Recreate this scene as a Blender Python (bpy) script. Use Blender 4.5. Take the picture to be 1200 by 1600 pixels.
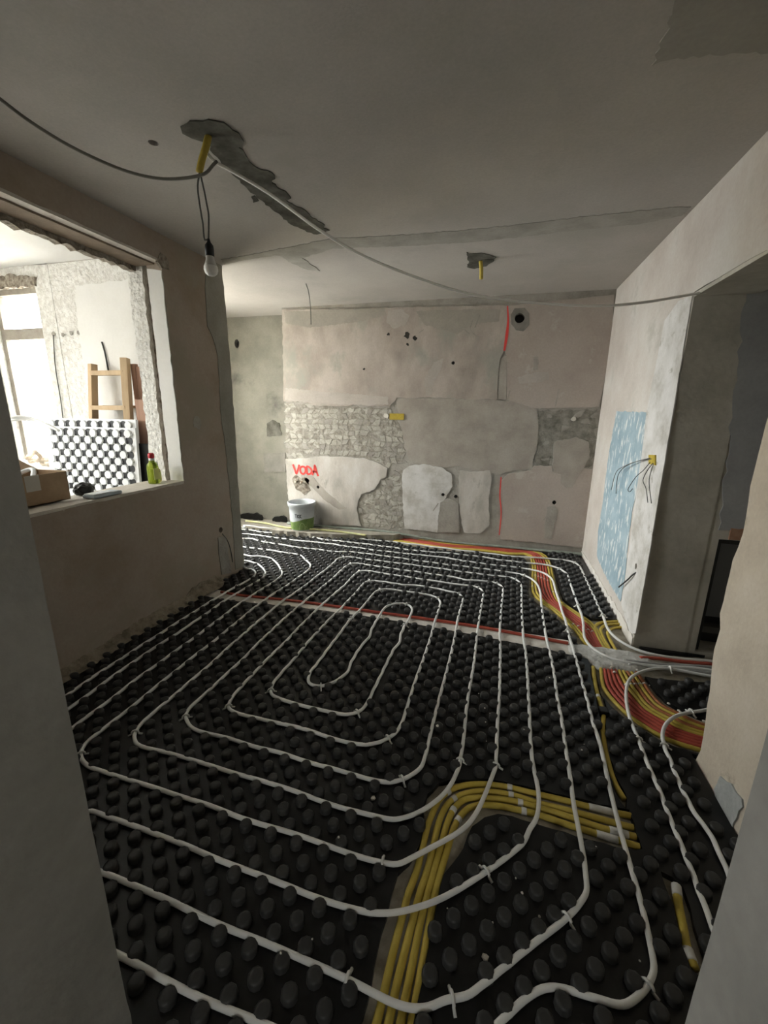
import bpy, bmesh, math, random
import numpy as np
from mathutils import Vector, Matrix
from mathutils.geometry import delaunay_2d_cdt
random.seed(7)
for o in list(bpy.data.objects): bpy.data.objects.remove(o)
SC = bpy.context.scene
COL = SC.collection

# ---------------------------------------------------------------- camera
CAM_M = [[0.964642, 0.263297, 0.011851], [0.074206, -0.228177, -0.970788], [-0.252901, 0.937342, -0.239647]]
cam_d = bpy.data.cameras.new('camera'); cam = bpy.data.objects.new('camera', cam_d); COL.objects.link(cam)
r_, d_, f_ = (Vector(v) for v in CAM_M)
m = Matrix.Identity(4)
for i in range(3):
    m[i][0] = r_[i]; m[i][1] = -d_[i]; m[i][2] = -f_[i]
m[2][3] = 1.47
cam.matrix_world = m
cam_d.sensor_fit = 'VERTICAL'; cam_d.sensor_height = 36.0
cam_d.lens = 646.109 * 36.0 / 1600.0
cam_d.clip_start = 0.02
SC.camera = cam

# ---------------------------------------------------------------- sky, window portals, exposure
SKY = 2.6
w = bpy.data.worlds.new('overcast_sky'); SC.world = w; w.use_nodes = True
bg = w.node_tree.nodes['Background']
bg.inputs[0].default_value = (1.0, 0.968, 0.922, 1); bg.inputs[1].default_value = SKY
# overcast sky above the horizon, darker ground and housing below it
nt = w.node_tree; tc = nt.nodes.new('ShaderNodeTexCoord'); sx = nt.nodes.new('ShaderNodeSeparateXYZ'); rp = nt.nodes.new('ShaderNodeValToRGB')
mr = nt.nodes.new('ShaderNodeMapRange'); mr.inputs['From Min'].default_value = -1; mr.inputs['From Max'].default_value = 1
rp.color_ramp.elements[0].position = .46; rp.color_ramp.elements[0].color = (.46, .44, .41, 1)
rp.color_ramp.elements[1].position = .53; rp.color_ramp.elements[1].color = (1.0, 0.968, 0.922, 1)
nt.links.new(tc.outputs['Generated'], sx.inputs[0]); nt.links.new(sx.outputs['Z'], mr.inputs['Value']); nt.links.new(mr.outputs[0], rp.inputs[0]); nt.links.new(rp.outputs[0], bg.inputs[0])
SC.view_settings.view_transform = 'Standard'; SC.view_settings.look = 'None'
SC.view_settings.gamma = 1.0; SC.view_settings.use_curve_mapping = False
SC.view_settings.exposure = 4.12
def portal(loc, rot, sx, sy):
    l = bpy.data.lights.new('window_portal', 'AREA'); l.shape = 'RECTANGLE'; l.size = sx; l.size_y = sy
    l.cycles.is_portal = True
    o = bpy.data.objects.new('window_portal', l); o.location = loc; o.rotation_euler = rot; COL.objects.link(o)
PI = math.pi
portal((-3.78, 3.74, 1.525), (0, -PI/2, 0), 1.75, 1.24)        # kitchen window, light travels +x
portal((-4.68, 1.25, 1.75), (0, -PI/2, 0), .9, 1.0)        # glazed side of the loggia
portal((-4.05, 3.08, 1.7), (-PI/2, 0, 0), 0.5, 1.6)        # loggia end window
portal((-0.05, -3.17, 1.7), (PI/2, 0, 0), .6, .6)          # window of the room behind the camera

# ---- traced plans, metres: floor points (x,y), wall points in their own plane, 3-D points
CIRCUIT = [(1.484,2.682),(1.351,2.698),(1.191,2.672),(1.057,2.669),(0.951,2.712),(0.864,2.814),(0.841,2.955),(0.852,3.123),(0.854,3.261),(0.863,3.488),(0.866,3.744),(0.874,4.057),(0.869,4.23),(0.844,4.296),(0.777,4.333),(0.658,4.355),(0.443,4.329),(0.232,4.304),(-0.096,4.328),(-0.441,4.354),(-1.032,4.406),(-1.391,4.395),(-1.669,4.439),(-1.917,4.443),(-2.206,4.465),(-2.484,4.495),(-2.811,4.483),(-3.125,4.509),(-3.0,4.42),(-3.4,4.36),(-3.45,4.2),(-3.45,3.5),(-3.38,3.42),(-2.6,3.38),(-2.22,3.215),(-2.119,3.195),(-2.058,3.131),(-2.023,3.032),(-2.034,2.94),(-2.044,2.823),(-2.062,2.75),(-2.085,2.099),(-2.09,1.755),(-2.093,1.569),(-2.085,1.384),(-2.05,0.95),(-2.0,0.66),(-1.85,0.58),(-1.2,0.585),(-0.897,0.601),(-0.766,0.591),(-0.676,0.587),(-0.572,0.587),(-0.455,0.589),(-0.333,0.59),(-0.207,0.597),(-0.089,0.616),(0.009,0.662),(0.098,0.742),(0.138,0.78),(0.176,0.818),(0.22,0.853),(0.238,0.861),(0.283,0.865),(0.326,0.861),(0.376,0.861),(0.407,0.861),(0.444,0.879),(0.476,0.904),(0.503,0.933),(0.522,0.971),(0.527,1.019),(0.532,1.096),(0.534,1.183),(0.534,1.27),(0.534,1.417),(0.539,1.535),(0.546,1.651),(0.554,1.815),(0.551,1.941),(0.558,2.138),(0.559,2.335),(0.566,2.554),(0.562,2.758),(0.572,2.98),(0.568,3.08),(0.569,3.338),(0.568,3.584),(0.566,3.802),(0.511,3.913),(0.418,3.969),(0.301,3.985),(0.224,3.979),(-0.081,3.994),(-0.405,4.048),(-0.694,4.059),(-1.162,4.063),(-1.543,4.103),(-1.781,4.123),(-2.178,4.123),(-2.62,4.167),(-2.865,4.172),(-2.9,4.15),(-3.15,4.1),(-3.2,3.95),(-3.18,3.8),(-3.0,3.73),(-2.436,3.522),(-2.29,3.526),(-2.131,3.516),(-2.012,3.42),(-1.865,3.255),(-1.808,3.175),(-1.799,3.055),(-1.815,2.838),(-1.84,2.617),(-1.841,2.436),(-1.83,2.175),(-1.837,1.828),(-1.844,1.605),(-1.834,1.365),(-1.835,1.215),(-1.8,1.0),(-1.74,0.9),(-1.6,0.88),(-1.379,0.914),(-1.265,0.907),(-1.158,0.905),(-0.967,0.9),(-0.821,0.888),(-0.712,0.887),(-0.612,0.882),(-0.503,0.876),(-0.386,0.875),(-0.318,0.876),(-0.254,0.881),(-0.193,0.899),(-0.132,0.934),(-0.072,0.97),(0.007,1.035),(0.077,1.104),(0.152,1.18),(0.206,1.25),(0.236,1.302),(0.254,1.364),(0.262,1.433),(0.26,1.492),(0.248,1.566),(0.247,1.711),(0.255,1.929),(0.261,2.141),(0.268,2.438),(0.263,2.637),(0.264,2.831),(0.269,3.044),(0.285,3.378),(0.289,3.584),(0.26,3.679),(0.2,3.707),(-0.068,3.704),(-0.368,3.729),(-0.746,3.754),(-1.076,3.764),(-1.284,3.777),(-1.39,3.784),(-1.44,3.768),(-1.482,3.697),(-1.477,3.566),(-1.478,3.407),(-1.493,3.193),(-1.508,2.931),(-1.546,2.705),(-1.555,2.229),(-1.542,1.767),(-1.544,1.634),(-1.551,1.432),(-1.551,1.313),(-1.534,1.264),(-1.514,1.229),(-1.467,1.208),(-1.406,1.203),(-1.303,1.21),(-1.17,1.209),(-1.042,1.201),(-0.972,1.198),(-0.853,1.2),(-0.756,1.194),(-0.642,1.19),(-0.528,1.177),(-0.407,1.174),(-0.353,1.178),(-0.28,1.184),(-0.222,1.205),(-0.171,1.246),(-0.122,1.304),(-0.089,1.362),(-0.07,1.423),(-0.057,1.513),(-0.05,1.626),(-0.055,1.889),(-0.04,2.237),(-0.039,2.65),(-0.033,2.901),(-0.028,3.124),(-0.024,3.285),(-0.043,3.385),(-0.099,3.41),(-0.207,3.405),(-0.341,3.408),(-0.68,3.44),(-1.042,3.473),(-1.12,3.483),(-1.161,3.453),(-1.179,3.288),(-1.175,3.113),(-1.218,2.768),(-1.234,2.416),(-1.239,2.115),(-1.253,1.91),(-1.252,1.713),(-1.25,1.594),(-1.233,1.548),(-1.195,1.516),(-1.139,1.499),(-1.043,1.504),(-0.904,1.504),(-0.768,1.501),(-0.632,1.486),(-0.536,1.479),(-0.477,1.484),(-0.424,1.511),(-0.387,1.553),(-0.361,1.593),(-0.345,1.656),(-0.345,1.747),(-0.348,1.919),(-0.34,2.15),(-0.332,2.381),(-0.34,2.652),(-0.34,2.81),(-0.34,2.984),(-0.349,3.051),(-0.388,3.112),(-0.48,3.123),(-0.66,3.133),(-0.821,3.137),(-0.875,3.108),(-0.897,3.049),(-0.902,2.922),(-0.909,2.747),(-0.938,2.581),(-0.941,2.384),(-0.945,2.171),(-0.949,1.985),(-0.952,1.889),(-0.925,1.831),(-0.863,1.797),(-0.816,1.811),(-0.77,1.864),(-0.744,1.955),(-0.746,2.141),(-0.737,2.376),(-0.742,2.61),(-0.748,2.751),(-0.737,2.842),(-0.671,2.908),(-0.599,2.929),(-0.559,2.907),(-0.529,2.838),(-0.528,2.713),(-0.531,2.596),(-0.528,2.42),(-0.533,2.232),(-0.539,2.04),(-0.544,1.851),(-0.547,1.746),(-0.561,1.684),(-0.591,1.653),(-0.626,1.638),(-0.766,1.644),(-0.909,1.647),(-1.019,1.661),(-1.084,1.7),(-1.101,1.723),(-1.108,1.789),(-1.1,1.954),(-1.098,2.252),(-1.073,2.571),(-1.05,2.806),(-1.039,3.006),(-1.036,3.184),(-1.018,3.277),(-0.954,3.281),(-0.742,3.272),(-0.505,3.274),(-0.311,3.251),(-0.218,3.227),(-0.183,3.174),(-0.175,3.08),(-0.182,2.941),(-0.185,2.717),(-0.179,2.49),(-0.18,2.306),(-0.191,2.044),(-0.199,1.847),(-0.202,1.697),(-0.203,1.59),(-0.204,1.507),(-0.212,1.442),(-0.235,1.392),(-0.275,1.352),(-0.333,1.326),(-0.398,1.326),(-0.459,1.325),(-0.569,1.33),(-0.688,1.333),(-0.817,1.346),(-0.942,1.343),(-1.083,1.357),(-1.155,1.352),(-1.244,1.351),(-1.321,1.367),(-1.377,1.394),(-1.399,1.424),(-1.407,1.469),(-1.401,1.587),(-1.39,1.843),(-1.398,2.198),(-1.388,2.582),(-1.376,2.72),(-1.372,2.805),(-1.344,3.048),(-1.333,3.32),(-1.333,3.538),(-1.309,3.599),(-1.255,3.634),(-1.032,3.613),(-0.712,3.59),(-0.407,3.569),(-0.156,3.538),(0.066,3.546),(0.115,3.531),(0.136,3.426),(0.13,3.255),(0.115,2.945),(0.11,2.677),(0.114,2.497),(0.111,2.204),(0.108,1.976),(0.099,1.784),(0.095,1.599),(0.095,1.543),(0.083,1.486),(0.055,1.383),(0.029,1.3),(0.001,1.235),(-0.033,1.197),(-0.082,1.154),(-0.146,1.1),(-0.191,1.059),(-0.241,1.031),(-0.297,1.023),(-0.356,1.025),(-0.447,1.031),(-0.57,1.035),(-0.699,1.037),(-0.803,1.035),(-0.98,1.049),(-1.115,1.05),(-1.35,1.055),(-1.553,1.059),(-1.614,1.069),(-1.649,1.086),(-1.675,1.107),(-1.698,1.15),(-1.688,1.257),(-1.687,1.457),(-1.692,1.736),(-1.682,2.072),(-1.693,2.418),(-1.693,2.637),(-1.675,2.802),(-1.645,3.0),(-1.631,3.245),(-1.634,3.36),(-1.666,3.472),(-1.768,3.57),(-1.897,3.688),(-2.135,3.719),(-2.359,3.736),(-2.577,3.735),(-2.8,3.86),(-2.95,3.87),(-3.0,3.95),(-2.9,4.02),(-2.749,3.995),(-2.706,4.034),(-2.575,3.999),(-2.461,3.96),(-2.283,3.943),(-2.072,3.915),(-1.815,3.905),(-1.561,3.896),(-1.444,3.933),(-1.243,3.931),(-0.775,3.894),(-0.446,3.864),(-0.075,3.853),(0.179,3.829),(0.277,3.826),(0.37,3.758),(0.422,3.653),(0.439,3.477),(0.427,3.225),(0.417,3.004),(0.412,2.766),(0.414,2.554),(0.417,2.344),(0.406,2.105),(0.405,1.898),(0.398,1.723),(0.393,1.562),(0.387,1.44),(0.388,1.335),(0.387,1.233),(0.383,1.162),(0.37,1.113),(0.346,1.07),(0.31,1.031),(0.254,0.979),(0.229,0.96),(0.132,0.878),(0.061,0.81),(0.003,0.761),(-0.039,0.731),(-0.089,0.712),(-0.141,0.708),(-0.224,0.716),(-0.304,0.724),(-0.386,0.728),(-0.472,0.73),(-0.56,0.732),(-0.655,0.732),(-0.806,0.741),(-0.968,0.749),(-1.136,0.752),(-1.6,0.73),(-1.85,0.75),(-1.94,0.85),(-1.974,1.31),(-1.994,1.755),(-1.973,2.133),(-1.981,2.635),(-1.958,2.795),(-1.94,2.982),(-1.936,3.059),(-1.969,3.158),(-2.115,3.299),(-2.264,3.38),(-2.34,3.375),(-3.2,3.57),(-3.3,3.65),(-3.32,4.1),(-3.28,4.24),(-3.1,4.28),(-2.99,4.335),(-2.705,4.308),(-2.391,4.322),(-2.136,4.319),(-1.897,4.262),(-1.6,4.254),(-1.211,4.23),(-0.716,4.18),(-0.424,4.206),(-0.09,4.185),(0.228,4.145),(0.431,4.151),(0.58,4.141),(0.672,4.081),(0.715,3.975),(0.71,3.785),(0.704,3.57),(0.703,3.465),(0.699,3.26),(0.704,3.152),(0.682,2.927),(0.659,2.77),(0.669,2.675),(0.718,2.598),(0.796,2.542),(0.874,2.531),(0.997,2.54),(1.141,2.569),(1.308,2.591),(1.443,2.592)]
RPIPE1 = [(1.411,2.521),(1.279,2.519),(1.162,2.536),(1.084,2.539),(0.995,2.513),(0.92,2.465),(0.853,2.402),(0.809,2.334),(0.772,2.227),(0.744,2.095),(0.73,1.987),(0.735,1.895),(0.729,1.781),(0.727,1.676),(0.736,1.585),(0.728,1.483),(0.728,1.388),(0.731,1.301),(0.728,1.21),(0.722,1.135),(0.717,1.056)]
RPIPE2 = [(1.292,2.258),(1.115,2.187),(1.037,2.145),(0.963,2.096),(0.902,2.033),(0.862,1.969),(0.842,1.913),(0.836,1.864),(0.837,1.79),(0.827,1.679),(0.826,1.565),(0.836,1.492),(0.841,1.406),(0.835,1.313),(0.833,1.245)]
CLIPS = [(-2.049,2.822),(-1.959,3.098),(-1.86,3.257),(-1.768,3.57),(-2.461,3.96),(-1.44,3.768),(-1.309,3.599),(-1.161,3.453),(-1.018,3.277),(-0.875,3.108),(-0.938,2.581),(-0.587,2.921),(-0.531,2.596),(-0.368,3.082),(-0.213,3.228),(-0.06,3.394),(0.093,3.539),(0.249,3.675),(0.295,3.983),(0.332,3.794),(0.678,4.083),(0.838,4.294),(0.556,2.835),(0.704,3.261),(0.852,3.143),(-1.657,1.098),(-1.531,1.257),(-1.38,1.402),(-1.08,1.701),(-1.215,1.534),(-0.83,1.807),(-0.571,1.672),(-0.387,1.553),(-0.275,1.352),(-0.269,1.027),(-0.06,1.516),(0.095,1.536),(0.063,1.092),(-0.007,0.752),(0.308,1.028),(-0.278,0.722),(0.489,0.918)]
CLIPS1 = [(0.735,1.874),(1.084,2.539)]
CLIPS2 = [(0.836,1.856),(1.052,2.154)]
YELLOW = [[(-0.186,0.658),(-0.182,0.733),(-0.18,0.809),(-0.174,0.896),(-0.168,0.977),(-0.155,1.049),(-0.149,1.137),(-0.145,1.211),(-0.132,1.283),(-0.115,1.338),(-0.076,1.391),(-0.017,1.429),(0.059,1.454),(0.135,1.464),(0.235,1.464),(0.379,1.464),(0.493,1.46),(0.597,1.465)],[(-0.157,0.666),(-0.154,0.741),(-0.149,0.818),(-0.141,0.905),(-0.133,0.987),(-0.122,1.058),(-0.114,1.147),(-0.109,1.221),(-0.098,1.282),(-0.079,1.329),(-0.038,1.375),(0.01,1.404),(0.06,1.421),(0.16,1.431),(0.256,1.424),(0.395,1.422),(0.528,1.417),(0.592,1.415)],[(-0.128,0.674),(-0.125,0.749),(-0.121,0.825),(-0.117,0.912),(-0.109,0.993),(-0.1,1.065),(-0.088,1.155),(-0.078,1.235),(-0.068,1.279),(-0.053,1.319),(-0.022,1.359),(0.022,1.38),(0.086,1.395),(0.159,1.405),(0.255,1.404),(0.369,1.395),(0.477,1.382),(0.591,1.38)],[(-0.101,0.681),(-0.097,0.757),(-0.094,0.833),(-0.091,0.919),(-0.086,1.0),(-0.077,1.071),(-0.062,1.162),(-0.051,1.232),(-0.038,1.269),(-0.02,1.306),(0.009,1.337),(0.05,1.357),(0.11,1.368),(0.158,1.371),(0.252,1.373),(0.364,1.36),(0.45,1.354),(0.592,1.343)]]
YCHAN = [(-0.22,0.636),(-0.218,0.706),(-0.223,0.814),(-0.218,0.895),(-0.218,0.967),(-0.213,1.023),(-0.183,1.066),(-0.161,1.128),(-0.154,1.202),(-0.17,1.27),(-0.166,1.334),(-0.129,1.399),(-0.065,1.433),(0.058,1.471),(0.235,1.481),(0.541,1.478),(0.596,1.482),(0.595,1.328),(0.502,1.311),(0.378,1.315),(0.269,1.322),(0.157,1.331),(0.105,1.327),(0.056,1.297),(0.014,1.249),(-0.001,1.208),(-0.011,1.159),(-0.04,1.102),(-0.065,1.058),(-0.075,0.979),(-0.088,0.823),(-0.095,0.728),(-0.1,0.669)]
YWRAP = [[(0.448,1.461),(0.538,1.462)],[(0.503,1.382),(0.566,1.38)],[(0.454,1.353),(0.524,1.349)]]
NB = ([(-1.411,4.588),(-0.894,4.464),(-0.447,4.413),(-0.101,4.452),(0.237,4.426),(0.37,4.467),(0.418,4.398),(0.42,4.24),(0.411,4.019),(0.392,3.814),(0.377,3.437),(0.431,3.304),(0.501,3.186),(0.558,3.054),(0.603,2.94),(0.636,2.807),(0.664,2.676),(0.678,2.511)],[(-0.95,4.733),(-0.866,4.705),(-0.472,4.621),(-0.109,4.636),(0.243,4.674),(0.421,4.659),(0.524,4.601),(0.588,4.513),(0.613,4.319),(0.606,3.944),(0.594,3.61),(0.599,3.366),(0.643,3.273),(0.705,3.171),(0.758,3.073),(0.786,2.957),(0.79,2.785),(0.836,2.607)])
SB = ([(0.693,2.482),(0.682,2.413),(0.663,2.256),(0.696,2.137),(0.732,2.063),(0.779,2.003),(0.841,1.944),(0.901,1.917),(0.984,1.898),(1.12,1.87)],[(0.897,2.569),(0.896,2.501),(0.915,2.437),(0.919,2.319),(0.943,2.208),(1.0,2.16),(1.079,2.108),(1.166,2.088),(1.286,2.093),(1.442,2.076)])
NCHAN = [(-1.462,4.545),(-0.87,4.35),(-0.437,4.324),(0.234,4.339),(0.351,4.355),(0.39,4.171),(0.342,3.383),(0.401,3.242),(0.533,3.001),(0.6,2.765),(0.611,2.663),(0.515,2.674),(0.499,2.554),(0.641,2.551),(0.641,2.421),(0.619,2.32),(0.636,2.21),(0.673,2.104),(0.714,2.029),(0.768,1.969),(0.828,1.915),(0.889,1.885),(0.997,1.87),(1.13,1.844),(1.463,2.073),(1.208,2.126),(1.101,2.132),(1.021,2.175),(0.964,2.229),(0.941,2.332),(0.927,2.434),(0.998,2.43),(1.286,2.478),(1.418,2.464),(1.572,2.726),(1.413,2.792),(1.105,2.746),(0.997,2.776),(0.978,2.919),(0.983,3.145),(0.817,3.116),(0.771,3.102),(0.721,3.191),(0.659,3.296),(0.612,3.401),(0.611,3.624),(0.621,3.977),(0.624,4.319),(0.603,4.537),(0.527,4.645),(0.244,4.72),(-0.112,4.707),(-0.481,4.694),(-0.956,4.759)]
WALLY = [[(0.983,3.14),(0.831,3.075),(0.774,3.0),(0.76,2.887),(0.764,2.753),(0.762,2.571)],[(0.981,3.1),(0.859,3.045),(0.806,2.972),(0.795,2.845),(0.802,2.717),(0.805,2.569)],[(0.986,3.054),(0.888,3.006),(0.841,2.929),(0.834,2.806),(0.839,2.681),(0.847,2.568)]]
SINGLE = [(0.656,2.459),(0.634,2.295),(0.625,2.152),(0.623,2.041),(0.597,1.933),(0.582,1.836),(0.575,1.757),(0.572,1.651),(0.576,1.588),(0.59,1.532)]
SCHAN = [(0.633,2.452),(0.619,2.284),(0.606,2.121),(0.599,1.996),(0.579,1.902),(0.567,1.816),(0.562,1.731),(0.561,1.634),(0.56,1.541),(0.583,1.484),(0.6,1.534),(0.59,1.604),(0.586,1.668),(0.586,1.76),(0.599,1.865),(0.616,1.956),(0.648,2.034),(0.651,2.186),(0.662,2.333),(0.667,2.462)]
PIECE = [(0.667,1.234),(0.652,1.17),(0.642,1.109),(0.633,1.058),(0.634,1.01)]
PCHAN = [(0.632,1.265),(0.664,1.254),(0.685,1.23),(0.682,1.165),(0.673,1.08),(0.666,1.02),(0.645,0.986),(0.622,1.004),(0.619,1.065),(0.632,1.16)]
STRIP = [(-2.257,2.76),(-1.958,2.731),(-1.481,2.762),(-0.737,2.768),(-0.071,2.773),(0.556,2.735),(0.611,2.663),(0.641,2.551),(0.5,2.562),(-0.062,2.621),(-0.709,2.663),(-1.424,2.651),(-1.89,2.604),(-2.201,2.607)]
REDP = [(-2.121,2.705),(-1.935,2.697),(-1.464,2.728),(-0.729,2.735),(-0.069,2.733),(0.547,2.68)]
MORT = [(0.538,2.694),(0.617,2.701),(0.715,2.706),(0.811,2.71),(0.905,2.715),(0.972,2.689),(1.076,2.633),(0.965,2.519),(0.871,2.453),(0.787,2.454),(0.683,2.437),(0.63,2.517),(0.521,2.572)]
CABLES = [[(0.952,2.623),(1.063,2.642),(1.203,2.647),(1.339,2.666),(1.515,2.678)],[(0.847,2.564),(0.934,2.562),(1.114,2.587),(1.323,2.628),(1.497,2.64)],[(0.861,2.52),(1.034,2.551),(1.168,2.55),(1.296,2.562),(1.467,2.574)]]
GREEN = [[(-2.492,4.559),(-1.887,4.572),(-1.246,4.633),(-0.477,4.663),(0.243,4.714),(1.05,4.564)],[(-2.518,4.644),(-1.918,4.65),(-1.268,4.71),(-0.486,4.738),(0.245,4.763),(1.042,4.624)]]
PALEY = [(-3.061,4.503),(-2.755,4.472),(-2.391,4.374),(-1.987,4.415),(-1.657,4.408),(-1.387,4.359)]
CRUMBS = [(-0.177,1.678),(-0.368,1.254),(0.073,0.872),(0.043,1.771),(0.052,1.678),(0.22,1.771),(-0.106,1.814),(0.001,2.007),(0.036,1.869),(0.062,1.839),(0.381,2.224),(0.286,2.191),(0.392,2.026),(0.454,2.054),(0.487,1.881),(0.487,1.783),(0.462,1.715),(0.46,1.968),(-0.043,0.964),(-0.02,0.965),(0.228,1.018),(0.092,0.964),(0.163,1.109),(0.178,1.051),(-0.893,1.485),(-0.767,1.393),(-0.142,2.807),(-0.145,2.898),(-0.024,3.792),(0.009,2.944),(-0.436,1.058),(-0.403,0.769),(-0.473,0.717),(0.365,0.868),(0.489,0.983),(0.923,2.347),(0.969,2.203),(1.003,2.148),(0.432,1.271),(-0.398,2.288),(0.156,2.323),(0.086,2.67),(0.385,2.983),(0.711,2.472),(0.755,2.464),(0.806,2.493),(0.866,2.497),(0.899,2.481),(0.762,2.421),(1.0,2.157),(1.089,2.103)]
BW = {'PUL': [(-2.477,2.563),(-1.277,2.527),(-0.088,2.495),(-0.007,2.485),(0.007,2.237),(-0.011,2.068),(-0.043,1.995),(-0.048,1.808),(-0.038,1.591),(-0.294,1.59),(-0.552,1.602),(-0.831,1.607),(-0.973,1.593),(-1.118,1.606),(-1.139,1.565),(-1.197,1.509),(-1.453,1.507),(-1.583,1.541),(-1.723,1.504),(-1.826,1.503),(-2.123,1.515),(-2.22,1.551),(-2.513,1.556)],'PUR': [(-0.007,2.485),(0.944,2.538),(0.974,1.976),(0.94,1.523),(0.349,1.504),(0.273,1.523),(0.058,1.592),(0.024,2.018),(-0.005,2.068),(0.013,2.237)],'PMID': [(-1.133,1.599),(-0.038,1.585),(0.11,1.579),(0.305,1.517),(0.357,1.492),(0.394,1.299),(0.394,1.102),(0.369,0.953),(0.383,0.879),(0.17,0.855),(0.041,0.8),(-0.234,0.836),(-0.41,0.877),(-0.587,0.854),(-0.806,0.88),(-0.954,0.91),(-1.017,1.053),(-1.052,1.266),(-1.1,1.441)],'PLL': [(-2.522,0.867),(-2.245,0.886),(-2.108,0.915),(-1.73,0.923),(-1.49,0.917),(-1.357,0.878),(-1.217,0.817),(-1.223,0.712),(-1.285,0.686),(-1.371,0.551),(-1.53,0.486),(-1.571,0.413),(-1.596,0.3),(-1.572,0.197),(-1.539,0.087),(-2.5,0.038)],'PLM': [(-1.026,0.797),(-0.953,0.852),(-0.806,0.88),(-0.587,0.854),(-0.476,0.788),(-0.455,0.644),(-0.554,0.452),(-0.599,0.298),(-0.604,0.089),(-0.994,0.102),(-1.026,0.458),(-1.039,0.684)],'PLC': [(-0.387,0.828),(-0.198,0.823),(-0.063,0.844),(-0.035,0.74),(-0.054,0.524),(-0.02,0.232),(-0.118,0.118),(-0.297,0.117),(-0.36,0.354),(-0.389,0.611)],'PLR': [(0.06,0.731),(0.14,0.819),(0.365,0.865),(0.386,0.914),(0.563,0.922),(0.575,0.862),(0.664,0.846),(0.667,0.765),(0.73,0.7),(0.79,0.718),(0.826,0.841),(0.872,0.91),(0.957,0.907),(0.972,0.06),(0.11,0.079)],'BLOB': [(0.562,1.173),(0.764,1.225),(0.888,1.183),(0.919,1.023),(0.863,0.889),(0.828,0.821),(0.792,0.704),(0.731,0.694),(0.669,0.745),(0.665,0.839),(0.582,0.855),(0.564,1.029)],'STREAK': [(0.563,0.481),(0.644,0.501),(0.677,0.433),(0.653,0.29),(0.644,0.13),(0.565,0.13),(0.56,0.318)],'STREAK2': [(-0.583,0.45),(-0.498,0.508),(-0.38,0.457),(-0.354,0.112),(-0.605,0.097)],'COLLAR': [(0.03,2.402),(0.062,2.459),(0.158,2.46),(0.205,2.406),(0.214,2.301),(0.165,2.243),(0.091,2.258),(0.044,2.313)],'GROOVE': [(-0.001,2.019),(0.024,2.018),(0.052,1.592),(-0.032,1.591),(-0.042,1.808),(-0.036,1.983)],'DIAG': [(-2.235,0.682),(-2.167,0.67),(-1.985,0.489),(-1.819,0.364),(-1.72,0.299),(-1.82,0.275),(-2.004,0.375),(-2.155,0.511),(-2.272,0.616)],'SM1': [(-2.454,2.541),(-1.862,2.535),(-1.277,2.527),(-1.248,2.456),(-1.565,2.399),(-1.865,2.378),(-2.175,2.363),(-2.436,2.419)],'SM2': [(-1.234,2.493),(-1.08,2.505),(-0.996,2.433),(-1.035,2.347),(-1.16,2.314),(-1.246,2.38)],'SM3': [(-0.719,1.969),(-0.619,2.006),(-0.635,1.91),(-0.71,1.761),(-0.733,1.628),(-0.796,1.628),(-0.809,1.801)],'SM4': [(0.142,1.807),(0.31,1.855),(0.437,1.859),(0.451,1.78),(0.32,1.756),(0.172,1.744)],'SM5': [(0.284,2.001),(0.326,2.006),(0.338,1.879),(0.296,1.873)],'SM6': [(-2.48,1.711),(-2.038,1.667),(-1.567,1.639),(-1.221,1.613),(-1.212,1.53),(-1.445,1.521),(-1.723,1.526),(-2.122,1.537),(-2.487,1.571)],'SM7': [(-0.929,2.48),(-0.594,2.477),(-0.209,2.465),(-0.072,2.453),(-0.076,2.347),(-0.327,2.333),(-0.477,2.24),(-0.652,2.296),(-0.829,2.339)],'PIPEHOLE': [(-2.446,0.623),(-2.391,0.674),(-2.323,0.637),(-2.27,0.656),(-2.203,0.62),(-2.222,0.555),(-2.19,0.492),(-2.279,0.422),(-2.33,0.467),(-2.399,0.496)]}
BHOLES = [((0.118,2.369),0.047),((-0.515,1.959),0.018),((-0.558,0.542),0.018),((-0.413,0.529),0.018),((0.628,0.535),0.022),((-2.094,0.538),0.018),((-1.019,2.258),0.022)]
STONEL = [(-2.505,1.541),(-2.123,1.508),(-1.826,1.496),(-1.197,1.495),(-1.144,1.405),(-1.051,1.231),(-1.017,1.053),(-1.044,0.892),(-1.218,0.84),(-1.357,0.9),(-1.569,0.929),(-2.108,0.93),(-2.512,0.891)]
STONER = [(0.382,1.486),(0.926,1.498),(0.947,0.939),(0.832,0.888),(0.605,0.877),(0.561,0.935),(0.399,0.914),(0.419,1.103)]
ROUGHL = [(-1.208,0.713),(-1.041,0.796),(-1.026,0.099),(-1.523,0.088),(-1.555,0.199),(-1.571,0.381),(-1.506,0.472),(-1.347,0.537)]
NICHE = {'PATCH': [(-2.955,1.276),(-2.867,1.327),(-2.767,1.287),(-2.748,1.132),(-2.956,1.109)],'BOX': [(-3.028,0.887),(-2.703,0.907),(-2.707,0.643),(-3.025,0.627)],'HOLE': [(-3.325,2.273)]}
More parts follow.
